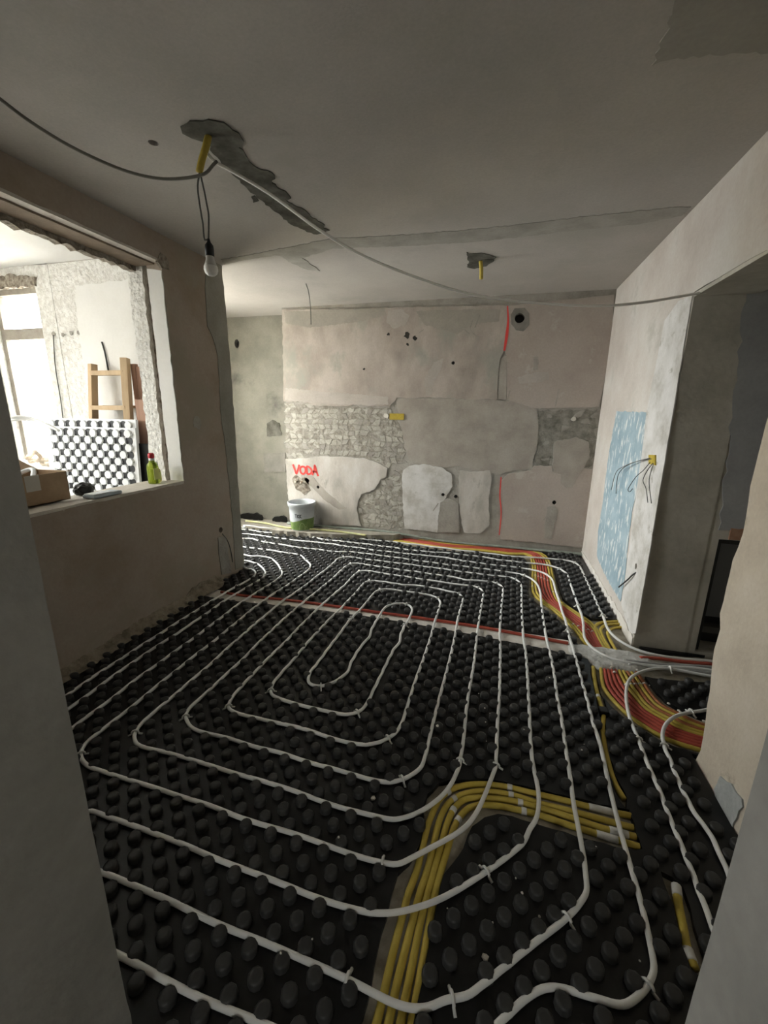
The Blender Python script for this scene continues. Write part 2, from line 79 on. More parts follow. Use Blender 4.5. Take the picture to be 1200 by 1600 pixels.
RW = {'BLUE': [(4.023,1.486),(3.233,1.472),(3.167,1.285),(3.173,1.112),(3.193,0.931),(3.222,0.786),(3.194,0.556),(3.153,0.326),(3.16,0.122),(3.444,0.128),(3.69,0.141),(3.995,0.191),(4.072,0.403),(4.051,0.71),(4.085,1.053),(4.056,1.28)],'WHITE': [(3.244,1.493),(3.176,2.039),(2.989,2.107),(2.803,2.089),(2.793,1.632),(2.781,1.085),(2.769,0.48),(2.771,0.078),(2.869,0.023),(3.121,0.114),(3.154,0.568),(3.193,0.931),(3.21,1.239)],'BOX': [(3.041,1.208),(2.93,1.218),(2.902,1.158),(3.014,1.153)],'HOLE': [(2.959,0.473)],'WIRE1': [(2.998,1.192),(3.229,1.14),(3.461,1.061),(3.543,0.991),(3.541,0.855)],'WIRE2': [(2.986,1.168),(3.053,1.106),(3.142,1.051),(3.208,0.987),(3.242,0.94),(3.195,0.935),(3.167,0.962)],'WIRE3': [(2.939,1.166),(2.962,1.118),(2.979,1.054),(2.886,1.009),(2.838,0.933)],'WIRE4': [(2.928,1.167),(2.871,1.071),(2.777,0.942)],'WIRE5': [(2.973,1.19),(3.179,1.151),(3.425,1.085),(3.608,1.011),(3.694,0.858)],'HW': [(2.926,0.462),(2.957,0.414),(3.024,0.349),(3.154,0.236)],'CEMENT': [(1.66,-0.002),(1.644,0.083),(1.573,0.119),(1.505,0.12),(1.489,0.102),(1.511,-0.035),(1.55,-0.051),(1.614,-0.038)]}
LW = {'MORT': [(3.053,2.575),(3.238,2.632),(3.251,2.28),(3.262,1.672),(3.245,0.776),(3.242,-0.008),(3.112,0.015),(3.122,0.563),(3.104,1.135),(3.076,1.456),(3.097,1.863),(3.059,2.004),(3.001,2.088),(3.009,2.363)],'HOLE': [(2.952,0.443)],'WIRE': [(2.965,0.405),(3.027,0.322),(3.06,0.22),(3.074,0.104)],'BASE': [(1.463,-0.006),(1.612,-0.014),(1.757,-0.028),(1.923,-0.026),(2.053,-0.028),(2.198,-0.02),(2.428,0.013),(2.543,0.081),(2.679,0.079),(2.896,0.008),(3.05,-0.011),(3.185,-0.052),(3.18,-0.089),(2.516,-0.112),(1.907,-0.121),(1.441,-0.126)],'TONGUE': [(2.902,0.389),(3.005,0.37),(3.026,0.171),(3.043,0.01),(2.909,0.045),(2.896,0.216)]}
CW = {'TR': [(-1.346,1.722),(-1.283,1.699),(-1.206,1.715),(-1.153,1.743),(-1.138,1.815),(-1.149,1.868),(-1.177,1.901),(-1.193,1.897),(-1.201,1.971),(-1.206,2.058),(-1.154,2.115),(-1.168,2.164),(-1.204,2.197),(-1.174,2.314),(-1.183,2.367),(-1.22,2.379),(-1.173,2.504),(-1.175,2.593),(-1.138,2.726),(-1.164,2.757),(-1.139,2.802),(-1.219,2.833),(-1.264,2.832),(-1.307,2.733),(-1.342,2.631),(-1.347,2.485),(-1.357,2.331),(-1.358,2.184),(-1.348,2.062),(-1.335,1.938),(-1.31,1.836),(-1.348,1.796),(-1.367,1.758)],'BIT1': [(-1.389,2.302),(-1.361,2.295),(-1.372,2.349),(-1.411,2.362)],'ROS2': [(-0.32,3.385),(-0.305,3.427),(-0.218,3.422),(-0.116,3.537),(-0.141,3.628),(-0.191,3.719),(-0.283,3.759),(-0.339,3.7),(-0.316,3.587)],'SEAM': [(-2.17,3.112),(-1.952,3.08),(-1.651,3.022),(-1.27,2.948),(-1.169,2.929),(-0.656,2.988),(-0.17,3.006),(0.344,2.977),(0.868,2.968),(0.935,2.985),(0.928,3.093),(0.731,3.157),(0.374,3.165),(-0.176,3.208),(-0.696,3.175),(-1.237,3.095),(-1.552,3.229),(-1.709,3.124),(-2.008,3.164),(-2.219,3.218)],'DARK': [(0.398,1.845),(0.397,1.731),(0.38,1.578),(0.657,1.649),(0.785,1.889),(0.579,1.848),(0.467,1.832)],'HOLE': [(-1.541,1.788)],'SEAM2': [(-1.664,3.044),(-1.54,3.204),(-1.529,3.409),(-1.529,3.535),(-1.619,3.482),(-1.681,3.269)]}
WIREC = [(-1.803,3.84,2.602),(-1.78,3.84,2.52),(-1.765,3.84,2.385),(-1.764,3.84,2.237)]
TUBE = [(-1.271,1.8,2.583),(-1.284,1.79,2.534),(-1.308,1.79,2.49),(-1.325,1.79,2.45)]
TUBE2 = [(-0.228,3.57,2.575),(-0.219,3.57,2.522),(-0.215,3.57,2.451)]
CABLEL = [(-1.855,1.25,2.58),(-1.793,1.35,2.524),(-1.753,1.4,2.489),(-1.72,1.5,2.467),(-1.666,1.6,2.45),(-1.591,1.68,2.434),(-1.485,1.74,2.424),(-1.355,1.78,2.433),(-1.29,1.79,2.446),(-1.26,1.8,2.476),(-1.246,1.81,2.493)]
CABLEW = [(-1.289,1.8,2.526),(-1.259,1.81,2.494),(-1.204,1.84,2.469),(-1.058,1.9,2.393),(-0.852,1.98,2.26),(-0.692,2.05,2.177),(-0.467,2.15,2.099),(-0.231,2.26,2.04),(-0.046,2.34,2.017),(0.206,2.44,2.004),(0.465,2.54,2.005),(0.693,2.63,2.032),(0.94,2.73,2.082),(1.066,2.73,2.097),(1.148,2.7,2.108),(1.236,2.62,2.126)]
BULBW1 = [(-1.322,1.79,2.45),(-1.337,1.79,2.404),(-1.335,1.79,2.332),(-1.327,1.79,2.257),(-1.324,1.79,2.194),(-1.309,1.79,2.18)]
BULBW2 = [(-1.319,1.79,2.45),(-1.313,1.79,2.414),(-1.305,1.79,2.372),(-1.299,1.79,2.328),(-1.294,1.79,2.291),(-1.297,1.79,2.254),(-1.305,1.79,2.185)]
BULB = [(-1.304,1.79,2.195),(-1.303,1.79,2.167),(-1.301,1.79,2.124),(-1.306,1.79,2.047)]
VODA0 = (-2.276,0.743)
VODAS = 0.0086
REDL1 = [(-0.007,2.485),(0.009,2.356),(0.008,2.225),(-0.005,2.068)]
REDL2 = [(0.063,0.78),(0.066,0.568),(0.093,0.389),(0.093,0.123)]
JBOX = [(-1.196,1.432),(-1.032,1.365)]
JBOX2 = (-1.233,1.404)
DAB = (0.72,1.402)
BROKEN = [((-1.018,2.245),0.032,1),((-0.934,2.217),0.022,2),((-1.223,2.264),0.016,3),((-1.009,2.155),0.014,4),((-1.499,1.908),0.012,5),((-2.387,0.553),0.022,6),((-2.309,0.558),0.02,7),((-2.26,0.472),0.02,8)]
SCRATCH = [[(-0.314,2.428),(-0.347,2.34),(-0.356,2.279),(-0.267,2.197)],[(-0.269,2.415),(-0.312,2.296)],[(0.55,1.693),(0.537,1.532)],[(0.083,1.681),(0.065,1.592)],[(-0.888,2.266),(-0.841,2.296)],[(-0.605,0.441),(-0.66,0.347)],[(-0.409,0.462),(-0.52,0.357)],[(0.61,0.464),(0.539,0.33)],[(-0.386,0.427),(-0.356,0.143)],[(-0.455,2.313),(-0.36,2.237)]]
VALVES = [(-2.377,0.594),(-2.307,0.59)]
SPARE = [(-3.799,2.3,1.38),(-3.577,2.35,1.382),(-3.518,2.4,1.387),(-3.448,2.44,1.369),(-3.356,2.46,1.327),(-3.276,2.475,1.284)]

# ---------------------------------------------------------------- helpers
def link(o, parent=None):
    COL.objects.link(o)
    if parent is not None: o.parent = parent
    return o
def obj(name, bm, mat, parent=None, smooth=False, recalc=True):
    me = bpy.data.meshes.new(name)
    if recalc: bmesh.ops.recalc_face_normals(bm, faces=bm.faces[:])
    bm.to_mesh(me); bm.free()
    if smooth:
        for p in me.polygons: p.use_smooth = True
    if mat is not None: me.materials.append(mat)
    return link(bpy.data.objects.new(name, me), parent)
def pyobj(name, v, f, mat, parent=None, smooth=False):
    me = bpy.data.meshes.new(name); me.from_pydata([tuple(map(float, p)) for p in v], [], [tuple(map(int, q)) for q in f]); me.update()
    if smooth:
        for p in me.polygons: p.use_smooth = True
    if mat is not None: me.materials.append(mat)
    return link(bpy.data.objects.new(name, me), parent)
def empty(name, loc=(0, 0, 0)):
    o = bpy.data.objects.new(name, None); o.location = loc; o.empty_display_size = .05
    return link(o)
def tag(o, label, cat, group=None):
    o['label'] = label; o['category'] = cat
    if group: o['group'] = group
    return o
def struct(o):
    o['kind'] = 'structure'; return o
def local(o, parent_loc):                      # shift a world-space mesh so that it sits under an Empty at parent_loc
    o.data.transform(Matrix.Translation(-Vector(parent_loc))); return o
def box_bm(x0, x1, y0, y1, z0, z1, bev=0.0, seg=2, bm=None):
    bm = bm or bmesh.new()
    r = bmesh.ops.create_cube(bm, size=1.0)
    vs = r['verts']
    for v in vs:
        v.co = Vector(((x0+x1)/2 + v.co.x*(x1-x0), (y0+y1)/2 + v.co.y*(y1-y0), (z0+z1)/2 + v.co.z*(z1-z0)))
    if bev: bmesh.ops.bevel(bm, geom=list({e for v in vs for e in v.link_edges}), offset=bev, segments=seg, affect='EDGES', profile=.5)
    return bm
def box(name, x0, x1, y0, y1, z0, z1, mat, parent=None, bev=0.0):
    return obj(name, box_bm(x0, x1, y0, y1, z0, z1, bev), mat, parent)
def resample(P, step):
    P = np.array(P, float)
    k = np.r_[True, np.linalg.norm(np.diff(P, axis=0), axis=1) > 1e-5]; P = P[k]
    Q = np.vstack([2*P[0]-P[1], P, 2*P[-1]-P[-2]])
    out = []
    for i in range(1, len(Q)-2):
        p0, p1, p2, p3 = Q[i-1:i+3]
        t0 = 0; t1 = np.linalg.norm(p1-p0)**.5+1e-9; t2 = t1+np.linalg.norm(p2-p1)**.5+1e-9; t3 = t2+np.linalg.norm(p3-p2)**.5+1e-9
        n = max(1, int(round(np.linalg.norm(p2-p1)/step)))
        for t in np.linspace(t1, t2, n, endpoint=False):
            A1 = (t1-t)/(t1-t0)*p0+(t-t0)/(t1-t0)*p1; A2 = (t2-t)/(t2-t1)*p1+(t-t1)/(t2-t1)*p2; A3 = (t3-t)/(t3-t2)*p2+(t-t2)/(t3-t2)*p3
            B1 = (t2-t)/(t2-t0)*A1+(t-t0)/(t2-t0)*A2; B2 = (t3-t)/(t3-t1)*A2+(t-t1)/(t3-t1)*A3
            out.append((t2-t)/(t2-t1)*B1+(t-t1)/(t2-t1)*B2)
    out.append(P[-1])
    return np.array(out)
def even(P, step):
    P = np.array(P, float); s = np.r_[0, np.cumsum(np.linalg.norm(np.diff(P, axis=0), axis=1))]
    n = max(2, int(s[-1]/step)+1); t = np.linspace(0, s[-1], n)
    return np.stack([np.interp(t, s, P[:, i]) for i in range(P.shape[1])], 1)
def tube_geo(P, r, sides=8, cap=True):
    P = np.array(P, float); n = len(P)
    T = np.gradient(P, axis=0); T /= np.linalg.norm(T, axis=1)[:, None]+1e-12
    rad = np.full(n, r) if np.isscalar(r) else np.array(r)
    ref = np.array([0, 0, 1.0]) if abs(T[0][2]) < .9 else np.array([1.0, 0, 0])
    N = ref-T[0]*ref.dot(T[0]); N /= np.linalg.norm(N); V = []
    for i in range(n):
        N = N-T[i]*N.dot(T[i]); N /= np.linalg.norm(N)+1e-12; B = np.cross(T[i], N)
        for k in range(sides):
            a = 2*PI*k/sides
            V.append(P[i]+rad[i]*(math.cos(a)*N+math.sin(a)*B))
    Fs = []
    for i in range(n-1):
        for k in range(sides):
            a = i*sides+k; b = i*sides+(k+1) % sides
            Fs.append((a, b, b+sides, a+sides))
    if cap:
        Fs.append(tuple(range(sides))[::-1]); Fs.append(tuple(range((n-1)*sides, n*sides)))
    return V, Fs
def tube(name, P, r, mat, parent=None, step=.015, sides=8, smooth=True, raw=False):
    Q = np.array(P, float) if raw else resample(P, step)
    V, Fs = tube_geo(Q, r, sides)
    return pyobj(name, V, Fs, mat, parent, smooth)
def inpoly(pts, poly):
    pts = np.asarray(pts, float); poly = np.asarray(poly, float)
    x, y = pts[:, 0], pts[:, 1]; c = np.zeros(len(pts), bool); j = len(poly)-1
    for i in range(len(poly)):
        xi, yi = poly[i]; xj, yj = poly[j]
        if yi != yj:
            c ^= ((yi > y) != (yj > y)) & (x < (xj-xi)*(y-yi)/(yj-yi)+xi)
        j = i
    return c
def distpoly(pts, poly):
    pts = np.asarray(pts, float); poly = np.asarray(poly, float); d = np.full(len(pts), 9.)
    for i in range(len(poly)):
        a = poly[i-1]; b = poly[i]; ab = b-a; L = ab.dot(ab)+1e-12
        t = np.clip(((pts-a)@ab)/L, 0, 1); d = np.minimum(d, np.linalg.norm(pts-(a+t[:, None]*ab), axis=1))
    return d
def rag(poly, step=.03, amp=.006, seed=1, closed=True):
    rs = random.Random(seed); out = []
    n = len(poly)
    for i in range(n if closed else n-1):
        a = np.array(poly[i], float); b = np.array(poly[(i+1) % n], float); L = np.linalg.norm(b-a); k = max(1, int(L/step))
        nn = np.array([-(b-a)[1], (b-a)[0]])/(L+1e-9)
        for j in range(k):
            q = a+(b-a)*j/k+nn*(rs.uniform(-amp, amp) if j else rs.uniform(-amp, amp)*.4)
            out.append((float(q[0]), float(q[1])))
    if not closed: out.append(tuple(map(float, poly[-1])))
    return out
def circle(c, r, n=14, j=0.0, seed=0):
    rs = random.Random(seed)
    return [(c[0]+r*(1+rs.uniform(-j, j))*math.cos(2*PI*k/n), c[1]+r*(1+rs.uniform(-j, j))*math.sin(2*PI*k/n)) for k in range(n)]
def slab_geo(outline, holes, mp, thick, back=True):
    loops = [outline]+list(holes); vs = []; es = []
    for L in loops:
        o = len(vs); vs += [Vector((float(a), float(b))) for a, b in L]
        es += [(o+i, o+(i+1) % len(L)) for i in range(len(L))]
    V, E, T = delaunay_2d_cdt(vs, es, [], 0, 1e-6)[:3]
    V = [(v[0], v[1]) for v in V]
    cen = np.array([[sum(V[i][0] for i in t)/3, sum(V[i][1] for i in t)/3] for t in T])
    keep = inpoly(cen, outline)
    for h in holes: keep &= ~inpoly(cen, h)
    T = [t for t, k in zip(T, keep) if k]
    n = len(V); P = [mp(u, v, 0.0) for u, v in V]; Fs = [tuple(t) for t in T]
    P += [mp(u, v, thick) for u, v in V]
    if back: Fs += [tuple(i+n for i in reversed(t)) for t in T]
    cnt = {}
    for t in T:
        for i in range(3):
            e = (t[i], t[(i+1) % 3]); k = tuple(sorted(e)); cnt.setdefault(k, []).append(e)
    for k, l in cnt.items():
        if len(l) == 1: a, b = l[0]; Fs.append((b, a, a+n, b+n))
    return P, Fs
def slab(name, outline, holes, mp, thick, mat, parent=None, back=True, edge=None):
    P, Fs = slab_geo(outline, holes, mp, thick, back)
    bm = bmesh.new(); vs = [bm.verts.new(p) for p in P]
    for f in Fs:
        try:
            q = bm.faces.new([vs[i] for i in f])
            if edge is not None and len(f) == 4: q.material_index = 1
        except ValueError: pass
    loose = [v for v in bm.verts if not v.link_faces]
    for v in loose: bm.verts.remove(v)
    o = obj(name, bm, mat, parent)
    if edge is not None: o.data.materials.append(edge)
    return o
def lathe_bm(prof, n=24, bm=None, cx=0, cy=0):
    bm = bm or bmesh.new(); rings = []
    for r, z in prof:
        rings.append([bm.verts.new((cx+r*math.cos(2*PI*k/n), cy+r*math.sin(2*PI*k/n), z)) for k in range(n)])
    for a, b in zip(rings, rings[1:]):
        for k in range(n): bm.faces.new((a[k], a[(k+1) % n], b[(k+1) % n], b[k]))
    bm.faces.new(rings[0][::-1]); bm.faces.new(rings[-1])
    return bm

# ---------------------------------------------------------------- materials
def mat(name, col, rough=.8, metal=0.0, spec=.5):
    m = bpy.data.materials.new(name); m.use_nodes = True; b = m.node_tree.nodes['Principled BSDF']
    b.inputs['Base Color'].default_value = (*col, 1); b.inputs['Roughness'].default_value = rough
    b.inputs['Metallic'].default_value = metal; b.inputs['Specular IOR Level'].default_value = spec
    return m
def noise_mat(name, cols, scale=3.0, detail=8, rough=.92, bump=.25, bscale=60, dist=.004, contrast=(.35, .65), stretch=(1, 1, 1), fine=.12, blot=None):
    m = mat(name, cols[0], rough, spec=.25); nt = m.node_tree; N = nt.nodes; L = nt.links; b = N['Principled BSDF']
    tc = N.new('ShaderNodeTexCoord'); mp = N.new('ShaderNodeMapping'); mp.inputs['Scale'].default_value = stretch
    L.new(tc.outputs['Object'], mp.inputs[0])
    n1 = N.new('ShaderNodeTexNoise'); n1.inputs['Scale'].default_value = scale; n1.inputs['Detail'].default_value = detail; n1.inputs['Roughness'].default_value = .62
    L.new(mp.outputs[0], n1.inputs['Vector'])
    cr = N.new('ShaderNodeValToRGB'); e = cr.color_ramp.elements
    e[0].position = contrast[0]; e[0].color = (*cols[0], 1); e[1].position = contrast[1]; e[1].color = (*cols[-1], 1)
    if len(cols) == 3:
        k = cr.color_ramp.elements.new(sum(contrast)/2); k.color = (*cols[1], 1)
    L.new(n1.outputs['Fac'], cr.inputs[0])
    n2 = N.new('ShaderNodeTexNoise'); n2.inputs['Scale'].default_value = bscale; n2.inputs['Detail'].default_value = 6
    L.new(mp.outputs[0], n2.inputs['Vector'])
    mx = N.new('ShaderNodeMix'); mx.data_type = 'RGBA'; mx.blend_type = 'OVERLAY'; mx.inputs['Factor'].default_value = fine
    L.new(cr.outputs[0], mx.inputs[6]); L.new(n2.outputs['Fac'], mx.inputs[7])
    last = mx.outputs[2]
    if blot:
        n3 = N.new('ShaderNodeTexNoise'); n3.inputs['Scale'].default_value = blot[1]; n3.inputs['Detail'].default_value = 5; n3.inputs['Roughness'].default_value = .7
        L.new(mp.outputs[0], n3.inputs['Vector'])
        r3 = N.new('ShaderNodeValToRGB'); r3.color_ramp.elements[0].position = blot[2]; r3.color_ramp.elements[1].position = blot[2]+blot[3]
        L.new(n3.outputs['Fac'], r3.inputs[0])
        m3 = N.new('ShaderNodeMix'); m3.data_type = 'RGBA'; L.new(r3.outputs[0], m3.inputs['Factor'])
        L.new(last, m3.inputs[6]); m3.inputs[7].default_value = (*blot[0], 1); last = m3.outputs[2]
    L.new(last, b.inputs['Base Color'])
    if bump:
        bp = N.new('ShaderNodeBump'); bp.inputs['Strength'].default_value = bump; bp.inputs['Distance'].default_value = dist
        L.new(n2.outputs['Fac'], bp.inputs['Height']); L.new(bp.outputs[0], b.inputs['Normal'])
    return m
M = {}
M['pink'] = noise_mat('pinkish_plaster', [(.31, .275, .24), (.41, .36, .32), (.49, .445, .40)], 2.2, stretch=(1.3, 1, .8), blot=((.335, .33, .29), 1.7, .52, .12))
M['pinkR'] = noise_mat('pink_plaster_right', [(.38, .325, .29), (.42, .37, .33), (.45, .40, .36)], 1.8, blot=((.47, .44, .40), 3, .6, .06))
M['palewall'] = noise_mat('pale_washed_plaster', [(.40, .375, .34), (.52, .49, .45), (.60, .58, .55)], 3.0, stretch=(1.6, 1, .7), blot=((.33, .315, .28), 3.3, .57, .1))
M['edge'] = mat('gypsum_edge', (.62, .60, .56), .9)
M['white'] = noise_mat('whitish_plaster', [(.46, .445, .41), (.60, .59, .57), (.68, .67, .66)], 5, bump=.3, bscale=50, blot=((.42, .41, .37), 9, .6, .08))
M['mortar'] = noise_mat('grey_mortar', [(.27, .255, .225), (.34, .32, .285), (.385, .365, .33)], 6, bump=.5, bscale=45, dist=.008)
M['mid'] = noise_mat('smoothed_grey_render', [(.32, .29, .255), (.37, .34, .30), (.41, .38, .34)], 5, bump=.3, bscale=70)
M['dark_mortar'] = noise_mat('dark_fresh_mortar', [(.07, .068, .055), (.11, .107, .09), (.17, .165, .145)], 9, bump=.4, bscale=40)
M['collar'] = noise_mat('collar_mortar', [(.20, .19, .17), (.27, .26, .235)], 8, bump=.4)
M['niche'] = noise_mat('niche_render', [(.20, .195, .165), (.27, .26, .225)], 3, bump=.3, blot=((.11, .105, .095), 1.2, .56, .15))
M['stone'] = noise_mat('rubble_stone', [(.33, .31, .27), (.42, .40, .355), (.48, .46, .42)], 14, bump=.7, bscale=70, dist=.008)
M['stoneD'] = noise_mat('rubble_stone_dark', [(.16, .152, .13), (.24, .23, .20), (.31, .295, .26)], 12, bump=.7, bscale=60, dist=.008)
M['left'] = noise_mat('brown_grey_plaster', [(.33, .265, .205), (.39, .325, .27), (.41, .36, .31)], 1.5, bump=.2, blot=((.35, .305, .245), 1.3, .52, .1))
M['pillar'] = noise_mat('pillar_render', [(.26, .25, .215), (.33, .315, .275)], 4, bump=.3)
M['ceil'] = noise_mat('ceiling_plaster', [(.40, .385, .35), (.45, .425, .395), (.49, .47, .435)], .9, bump=.15, bscale=90, blot=((.38, .365, .335), 1.4, .55, .2))
M['seam'] = noise_mat('ceiling_seam_mortar', [(.30, .29, .255), (.40, .385, .35)], 5, bump=.3)
M['dkceil'] = noise_mat('dark_ceiling_patch', [(.31, .295, .26), (.37, .355, .32)], 2, bump=.2)
M['rw'] = noise_mat('right_wall_plaster', [(.50, .455, .415), (.56, .52, .48), (.60, .575, .54)], 2.2, bump=.2, blot=((.48, .46, .42), 2.6, .57, .1))
M['cream'] = noise_mat('cream_plaster', [(.50, .44, .36), (.58, .52, .43), (.62, .56, .48)], 3, bump=.35, blot=((.42, .365, .29), 5, .62, .08))
M['passage'] = noise_mat('dark_passage_render', [(.42, .40, .345), (.50, .475, .415), (.56, .535, .475)], 3.5, bump=.5, bscale=30, dist=.008)
M['bluegrey'] = noise_mat('blue_grey_paint', [(.34, .345, .355), (.41, .415, .425)], 4, bump=.25)
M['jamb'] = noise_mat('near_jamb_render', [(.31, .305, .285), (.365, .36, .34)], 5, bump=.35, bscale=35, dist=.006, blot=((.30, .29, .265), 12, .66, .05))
M['rough'] = noise_mat('roughcast', [(.66, .64, .60), (.82, .81, .78)], 30, bump=1.0, bscale=38, dist=.02, contrast=(.4, .6))
M['smoothw'] = noise_mat('white_skim', [(.74, .73, .70), (.80, .79, .77)], 2, bump=.1)
M['broken'] = noise_mat('broken_masonry', [(.14, .115, .09), (.30, .26, .21), (.44, .40, .345)], 22, bump=1, bscale=40, dist=.02)
M['brickred'] = noise_mat('old_brick', [(.36, .20, .13), (.46, .30, .21)], 12, bump=.7)
M['sill'] = noise_mat('dusty_sill', [(.55, .51, .45), (.66, .62, .56)], 14, bump=.5, bscale=50)
M['slab'] = noise_mat('dusty_screed', [(.26, .24, .20), (.37, .345, .30)], 9, bump=.6, bscale=60)
M['foam'] = noise_mat('black_film_foam', [(.011, .011, .011), (.017, .017, .017)], 18, rough=.36, bump=.2, bscale=30, fine=.0)  # black film, darkened so the shade between the knobs sits in its colour
M['pipe'] = noise_mat('white_plastic_pipe', [(.74, .75, .74), (.80, .80, .79)], 6, rough=.45, bump=0)
M['clip'] = mat('white_clip', (.72, .72, .70), .45)
M['yellow'] = noise_mat('yellow_conduit', [(.47, .355, .06), (.58, .455, .10)], 9, rough=.5, bump=0)
M['red'] = noise_mat('red_conduit', [(.38, .07, .05), (.47, .10, .065)], 9, rough=.5, bump=0)
M['brown'] = noise_mat('brown_red_conduit', [(.33, .12, .05), (.40, .16, .07)], 9, rough=.5, bump=0)
M['wrap'] = noise_mat('white_tape', [(.58, .57, .54), (.70, .69, .67)], 25, bump=.2)
M['chan'] = noise_mat('dusty_channel', [(.24, .215, .17), (.42, .385, .32)], 14, bump=.6, bscale=45)
M['greycable'] = noise_mat('grey_cable', [(.30, .30, .29), (.42, .42, .41)], 14, rough=.6, bump=0)
M['green'] = noise_mat('grey_green_cable', [(.20, .23, .20), (.31, .34, .30)], 10, rough=.7, bump=0)
M['paley'] = noise_mat('dusty_yellow_cable', [(.45, .42, .20), (.50, .52, .30)], 12, rough=.7, bump=0)
M['whitemort'] = noise_mat('white_mortar', [(.58, .55, .50), (.74, .71, .67)], 12, bump=.5, bscale=40)
M['palemort'] = noise_mat('pale_grey_mortar', [(.46, .46, .44), (.68, .68, .66)], 14, bump=.9, bscale=45, dist=.01)
M['black'] = mat('black', (.008, .008, .008), .5)
M['darkhole'] = mat('dark_hole', (.03, .028, .024), .95)
M['redspray'] = mat('red_spray_paint', (.72, .07, .06), .8)
M['wire'] = mat('dark_wire', (.03, .03, .03), .6)
M['wireg'] = mat('grey_wire', (.11, .11, .10), .6)
M['cablegrey'] = mat('dusty_grey_cable', (.20, .19, .17), .7)
M['cablew'] = mat('white_cable', (.84, .82, .78), .5)
M['bulbw'] = mat('bulb_plastic', (.55, .54, .52), .45)
M['bulbg'] = mat('bulb_diffuser', (.86, .84, .81), .35)
M['wood'] = noise_mat('pale_wood', [(.46, .33, .20), (.60, .46, .30)], 6, stretch=(1, 1, .08), bump=.1, rough=.7)
M['redwood'] = noise_mat('reddish_board', [(.30, .17, .12), (.42, .27, .20)], 7, stretch=(1, 1, .1), bump=.3, blot=((.62, .57, .50), 9, .62, .06))
M['soffit'] = noise_mat('soffit_shade_brown', [(.20, .155, .115), (.28, .22, .165)], 6, bump=.4)  # brown tone carries the shadow under the window head
M['crumbly'] = noise_mat('crumbly_brown_mortar', [(.17, .14, .10), (.27, .23, .175), (.33, .285, .225)], 16, bump=1, bscale=40, dist=.012)
M['bed'] = noise_mat('old_mortar_bed', [(.22, .205, .17), (.31, .29, .25), (.40, .38, .335)], 14, bump=1, bscale=40, dist=.012)
M['knob'] = noise_mat('lit_black_knob', [(.030, .030, .030), (.050, .050, .049)], 14, rough=.42, bump=.1, fine=0)  # same plastic as the foam, lightened to paint lit knobs against shaded gaps
M['smearp'] = noise_mat('pale_plaster_smear', [(.40, .365, .33), (.47, .435, .40)], 4, bump=.2)
M['smear'] = noise_mat('grey_plaster_smear', [(.31, .295, .255), (.38, .35, .31)], 5, bump=.2)
M['eps'] = mat('white_foam', (.80, .82, .84), .75)
M['socket'] = mat('black_socket', (.010, .011, .013), .6)
M['card'] = noise_mat('cardboard', [(.36, .25, .16), (.44, .32, .21)], 5, bump=.1)
M['tape'] = mat('grey_tape', (.55, .52, .46), .5)
M['cap'] = mat('red_cap', (.62, .03, .05), .45)
M['label'] = mat('yellow_label', (.62, .66, .22), .5)
M['pouch'] = mat('blue_grey_plastic', (.42, .48, .53), .4)
M['rag'] = noise_mat('dusty_rag', [(.62, .50, .38), (.75, .66, .55)], 20, bump=.6)
M['frame'] = noise_mat('window_frame_paint', [(.30, .27, .23), (.42, .385, .335)], 8, bump=.2)
M['facade'] = mat('cream_facade', (.70, .58, .30), .9)
M['bucketw'] = noise_mat('bucket_plastic', [(.50, .53, .56), (.58, .61, .63)], 6, rough=.4, bump=0)
M['bucketg'] = noise_mat('green_print', [(.10, .17, .05), (.19, .27, .09)], 14, rough=.45, bump=0)
M['bucketl'] = mat('pale_green_print', (.42, .52, .26), .45)
M['ink'] = mat('dark_ink', (.03, .035, .04), .6)
M['blue'] = None
def glassy(name, col, tr):
    m = bpy.data.materials.new(name); m.use_nodes = True; nt = m.node_tree; N = nt.nodes; L = nt.links
    out = N['Material Output']; N.remove(N['Principled BSDF'])
    t = N.new('ShaderNodeBsdfTransparent'); t.inputs[0].default_value = (*col, 1)
    g = N.new('ShaderNodeBsdfGlossy'); g.inputs['Roughness'].default_value = .05
    mx = N.new('ShaderNodeMixShader'); mx.inputs[0].default_value = tr
    L.new(t.outputs[0], mx.inputs[1]); L.new(g.outputs[0], mx.inputs[2]); L.new(mx.outputs[0], out.inputs[0]); return m
M['pane'] = glassy('window_glass', (.95, .97, .97), .06)
def film():
    m = bpy.data.materials.new('plastic_film'); m.use_nodes = True; nt = m.node_tree; N = nt.nodes; L = nt.links
    out = N['Material Output']; N.remove(N['Principled BSDF'])
    t = N.new('ShaderNodeBsdfTransparent'); t.inputs[0].default_value = (.95, .96, .97, 1)
    d = N.new('ShaderNodeBsdfTranslucent'); d.inputs[0].default_value = (.9, .92, .95, 1)
    mx = N.new('ShaderNodeMixShader'); mx.inputs[0].default_value = .55
    L.new(t.outputs[0], mx.inputs[1]); L.new(d.outputs[0], mx.inputs[2]); L.new(mx.outputs[0], out.inputs[0]); return m
M['film'] = film()
def liquid(name, col):
    m = mat(name, col, .12); b = m.node_tree.nodes['Principled BSDF']
    b.inputs['Transmission Weight'].default_value = .7; b.inputs['IOR'].default_value = 1.2; return m
M['greenb'] = liquid('green_bottle', (.50, .62, .10)); M['yellowb'] = liquid('yellow_bottle', (.68, .64, .28)); M['clearb'] = liquid('clear_bottle', (.85, .85, .8))
